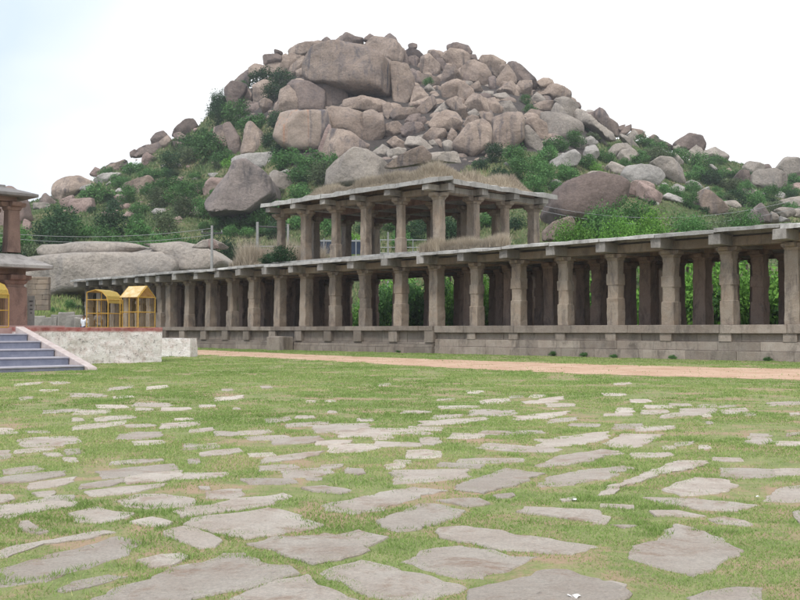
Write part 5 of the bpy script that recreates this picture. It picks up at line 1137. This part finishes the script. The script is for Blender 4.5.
# a few more beyond the frame so that the pavement does not stop at its edge
for k in range(26):
    x = random.choice([random.uniform(-160, -20), random.uniform(830, 980)])*1.0; y = random.uniform(430, 590); w = (y-330)*.22
    segs(0, 0, [((x-w)*4, y*4, (x+w)*4, (y-4)*4, (y-330)*.28)])
MW, MH = 2400, 560; mask = np.zeros((MH, MW), bool); gx, gy = np.meshgrid(np.arange(MW), np.arange(MH))
def to_mask(x, y): return (x+400)*1.5, (y-330)*2
def ragged(pts, w):
    """resample the outline and roughen it"""
    out = []; n = len(pts)
    for i in range(n):
        a, b = Vector(pts[i]), Vector(pts[(i+1) % n]); L = (b-a).length; m = max(2, int(L/.07))
        for k in range(m):
            p_ = a.lerp(b, k/m); out.append(p_)
    # round the corners
    for _ in range(0): out = [(out[i-1]+out[i]*2+out[(i+1) % len(out)])/4 for i in range(len(out))]
    r = []
    for p_ in out:
        v = noise.noise_vector(Vector((p_.x*2.2, p_.y*2.2, 0)))*.05+noise.noise_vector(Vector((p_.x*6, p_.y*6, 4)))*.05+noise.noise_vector(Vector((p_.x*17, p_.y*17, 4)))*.022
        r.append(Vector((p_.x+v.x*w, p_.y+v.y*w)))
    return r
STO = []
for pts in STN:
    mx_ = sum(q_[0] for q_ in pts)/len(pts); my_ = sum(q_[1] for q_ in pts)/len(pts); gr_ = 1.0 if my_ > 480 else 1.06; pts = [(mx_+(x-mx_)*gr_, my_+(y-my_)*gr_) for x, y in pts]; gp = [G(x, y) for x, y in pts]; cy = sum(p_.y for p_ in gp)/len(gp); cx_ = sum(p_.x for p_ in gp)/len(gp)
    wide = max(p_.x for p_ in gp)-min(p_.x for p_ in gp); dep = max(p_.y for p_ in gp)-min(p_.y for p_ in gp)
    rg = ragged([(p_.x-cx_, p_.y-cy) for p_ in gp], min(1.4, .35+min(wide, dep)*.8)); top = .010+random.uniform(-.004, .008)
    bm = bmesh.new(); tl = Vector((random.uniform(-.006, .006), random.uniform(-.006, .006)))
    zf = lambda p_: top+p_.x*tl.x+p_.y*tl.y+.006*noise.noise(Vector((p_.x*3+cx_, p_.y*3+cy, 1)))
    c0 = Vector((0, 0)); ra = [bm.verts.new((p_.x, p_.y, -.06)) for p_ in rg]; rb = [bm.verts.new((p_.x, p_.y, zf(p_)-.012)) for p_ in rg]; rc = [bm.verts.new((p_.x*.975, p_.y*.975, zf(p_))) for p_ in rg]; n = len(rg)
    for i in range(n):
        j = (i+1) % n; bm.faces.new((ra[i], ra[j], rb[j], rb[i])); bm.faces.new((rb[i], rb[j], rc[j], rc[i]))
    fc = bm.faces.new(rc); bmesh.ops.triangulate(bm, faces=[fc]); bmesh.ops.recalc_face_normals(bm, faces=bm.faces)
    me = bpy.data.meshes.new('paving_stone'); bm.to_mesh(me); bm.free(); me.materials.append(M['paving']); o = obj('paving_stone', me); o.location = (cx_, cy, 0)
    # mask for the grass, in the same plan of the ground
    poly = []
    for p_ in rg:
        X, Y = p_.x*.94+cx_, p_.y*.94+cy; poly.append(to_mask(400+X/Y*F_PX, HZ+EYE/Y*F_PX))
    xs = [a for a, b in poly]; ys = [b for a, b in poly]; x0, x1, y0, y1 = int(max(min(xs), 0)), int(min(max(xs)+1, MW-1)), int(max(min(ys), 0)), int(min(max(ys)+1, MH-1))
    if x1 > x0 and y1 > y0:
        sx, sy = gx[y0:y1+1, x0:x1+1], gy[y0:y1+1, x0:x1+1]; ins = np.zeros(sx.shape, bool)
        for i in range(n):
            (xa, ya), (xb, yb) = poly[i], poly[i-1]
            if ya == yb: continue
            ins ^= ((ya > sy) != (yb > sy)) & (sx < (xb-xa)*(sy-ya)/(yb-ya)+xa)
        mask[y0:y1+1, x0:x1+1] |= ins
    mx = sum(p_[0] for p_ in pts)/len(pts); my = sum(p_[1] for p_ in pts)/len(pts); STO.append([o, mx, my, wide, dep])
ORD = ['first', 'second', 'third', 'fourth', 'fifth', 'sixth', 'seventh', 'eighth', 'ninth', 'tenth', 'eleventh', 'twelfth']
BANDS = [(560, 700, 'row nearest the camera'), (535, 560, 'second nearest row'), (515, 535, 'third nearest row'), (500, 515, 'fourth nearest row'), (485, 500, 'fifth nearest row')]
for lo_, hi_, nm in BANDS:
    row = sorted([s for s in STO if lo_ <= s[2] < hi_ and -15 < s[1] < 815], key=lambda s: s[1])
    for i, s in enumerate(row):
        a = s[3]*s[4]; s.append(f"{'big' if a > 1.2 else 'small' if a < .35 else 'mid-sized'} {'long ' if s[3] > 2.2*s[4] else ''}granite paving slab, {ORD[min(i, 11)]} from left in the {nm}")
for s in STO:
    lab = s[5] if len(s) > 5 else ('granite paving slab sunk in the mid-distance lawn, one of many' if s[2] > 430 else 'small far granite slab barely showing through the distant lawn')
    tag(s[0], lab, 'paving stone', 'paving slabs in the lawn')
print('stones', len(STO))
# ================================================================== lawn grass
def lawn(n, y0, y1, hmin, hmax, wd, seed, thin=.0):
    r = np.random.default_rng(seed); e_ = .55; Yv = (r.uniform(y0**e_, y1**e_, n))**(1/e_); X = r.uniform(-.47, .47, n)*Yv
    mx, my = (400+X/Yv*F_PX+400)*1.5, (HZ+EYE/Yv*F_PX-330)*2; ii = np.clip(mx.astype(int), 0, MW-1); jj = np.clip(my.astype(int), 0, MH-1)
    edge_ = vnoise(X, Yv, .16, 91)*.6+vnoise(X, Yv, .5, 92)*.4; sh = (edge_*14*6/Yv).astype(int)+1
    er = mask[np.clip(jj-sh, 0, MH-1), ii] & mask[np.clip(jj+sh, 0, MH-1), ii] & mask[jj, np.clip(ii-sh*2, 0, MW-1)] & mask[jj, np.clip(ii+sh*2, 0, MW-1)]
    rim = (mask[np.clip(jj-sh, 0, MH-1), ii] | mask[jj, np.clip(ii-sh, 0, MW-1)] | mask[jj, np.clip(ii+sh, 0, MW-1)]) & ~mask[jj, ii] & (vnoise(X, Yv, .7, 93) > .55)
    ok = ~(mask[jj, ii] & (er | (edge_ < .42))) & ~(rim & (r.uniform(0, 1, n) < .85))
    ya, yb = np.interp(X, PATH_A[::-1, 0] if PATH_A[0, 0] > PATH_A[-1, 0] else PATH_A[:, 0], PATH_A[::-1, 1] if PATH_A[0, 0] > PATH_A[-1, 0] else PATH_A[:, 1]), np.interp(X, PATH_B[::-1, 0] if PATH_B[0, 0] > PATH_B[-1, 0] else PATH_B[:, 0], PATH_B[::-1, 1] if PATH_B[0, 0] > PATH_B[-1, 0] else PATH_B[:, 1])
    wv_ = (vnoise(X, Yv, .9, 95)-.5)*1.6+(vnoise(X, Yv, .3, 96)-.5)*.8; ok &= ~((Yv > yb+.1+wv_) & (Yv < ya-.1+wv_) & (r.uniform(0, 1, n) > .02) & (X > PATH_A[-1, 0]-.5))
    s = (X-F0.x)*U.x+(Yv-F0.y)*U.y; nn_ = (X-F0.x)*B.x+(Yv-F0.y)*B.y; ok &= (nn_ < -.3) | (s > 84)
    tx = (X-T0.x)*-U.x+(Yv-T0.y)*-U.y; ty = (X-T0.x)*B.x+(Yv-T0.y)*B.y; ok &= ~((tx < 6.8) & (tx > -9) & (ty < .05)) & ~((tx < 0) & (tx > -9) & (ty < 7.05))
    cl = vnoise(X, Yv, 1.7, 61)*.55+vnoise(X, Yv, .5, 62)*.45; bald = vnoise(X, Yv, 1.1, 63)*.6+vnoise(X, Yv, .33, 64)*.4
    ok &= (r.uniform(0, 1, n) < np.clip(2.3-bald*3.1-thin, .06, 1)); X, Yv, cl = X[ok], Yv[ok], cl[ok]
    big = vnoise(X, Yv, 3, 65); tuft = np.clip(vnoise(X, Yv, .22, 66)*2.4-1.2, 0, 1)*np.clip(vnoise(X, Yv, 2.1, 67)*2-.5, 0, 1); cl = cl*.8+tuft*1.0
    return blades('lawn_grass', np.stack([X, Yv, np.full(len(X), -.002)], 1), (hmin+(hmax-hmin)*cl)*r.uniform(.5, 1.2, len(X))*(Yv/6)**.3, wd*(Yv/6)**.85, 'blade', 1.5, seed, .12+.42*big+.3*(1-np.clip(cl, 0, 1))+.25*np.clip(bald[ok]*2-1, 0, 1))
for a in ((1250000, 5.4, 95, .010, .036, .0034, 71),):
    tag(obj('lawn_grass', lawn(*a)), 'short green grass growing between the paving slabs of the lawn', 'grass', kind='stuff')
# yellowish grass on the left bank
n = 16000; pxs = rng.uniform(20, 175, n); Yr = rng.uniform(60, 124, n); X_ = (pxs-400)/F_PX*Yr; Z_ = np.array([terr(x, y) for x, y in zip(X_, Yr)]); ok = Z_ > .2
me = blades('bank_grass', np.stack([X_, Yr, Z_-.1], 1)[ok], rng.uniform(.3, .8, n)[ok], .05, 'blade', .5, 9, .55+.3*vnoise(X_, Yr, 5, 81)[ok])
tag(obj('bank_grass', me), 'tall yellowish green grass on the bank left of the hall', 'grass', kind='stuff')
# scraps of paper on the lawn
for px_, py_, w_, lab in ((574, 595, .07, 'white paper scrap on the slab at the bottom edge of the photo'), (574, 498.5, .05, 'white paper scrap on the grass right of centre'), (757, 496, .05, 'white paper scrap on bare soil near the right border'), (438, 357.5, .22, 'white litter at the near edge of the dirt path'), (552, 409, .06, 'tiny white litter scrap in the middle lawn')):
    g_ = G(px_, py_, .03); mb = MB(); n = 5
    V_ = [(w_*(i/n-.5)*1.0, w_*.7*(k/n-.5), w_*.10*math.sin(i*.9+k*.7)+w_*.05*random.random()-.006) for k in range(n+1) for i in range(n+1)]
    mb.add(V_, [(k*(n+1)+i, k*(n+1)+i+1, (k+1)*(n+1)+i+1, (k+1)*(n+1)+i) for k in range(n) for i in range(n)])
    o = mb.build('paper_scrap', M['paper']); o.location = g_; o.rotation_euler = (0, 0, random.uniform(0, 3)); tag(o, lab, 'litter')

# ================================================================== air
hz = bpy.data.materials.new('haze'); hz.use_nodes = True; hn = hz.node_tree.nodes; hn.remove(hn['Principled BSDF'])
pv_ = hn.new('ShaderNodeVolumePrincipled'); pv_.inputs['Color'].default_value = (.86, .88, .95, 1); pv_.inputs['Density'].default_value = .00024
hz.node_tree.links.new(pv_.outputs[0], hn['Material Output'].inputs['Volume'])
tag(MB().box(-900, 900, -150, 700, -2.2, 130).build('haze', hz), 'thin pale haze in the air over the whole valley', 'haze', kind='stuff')
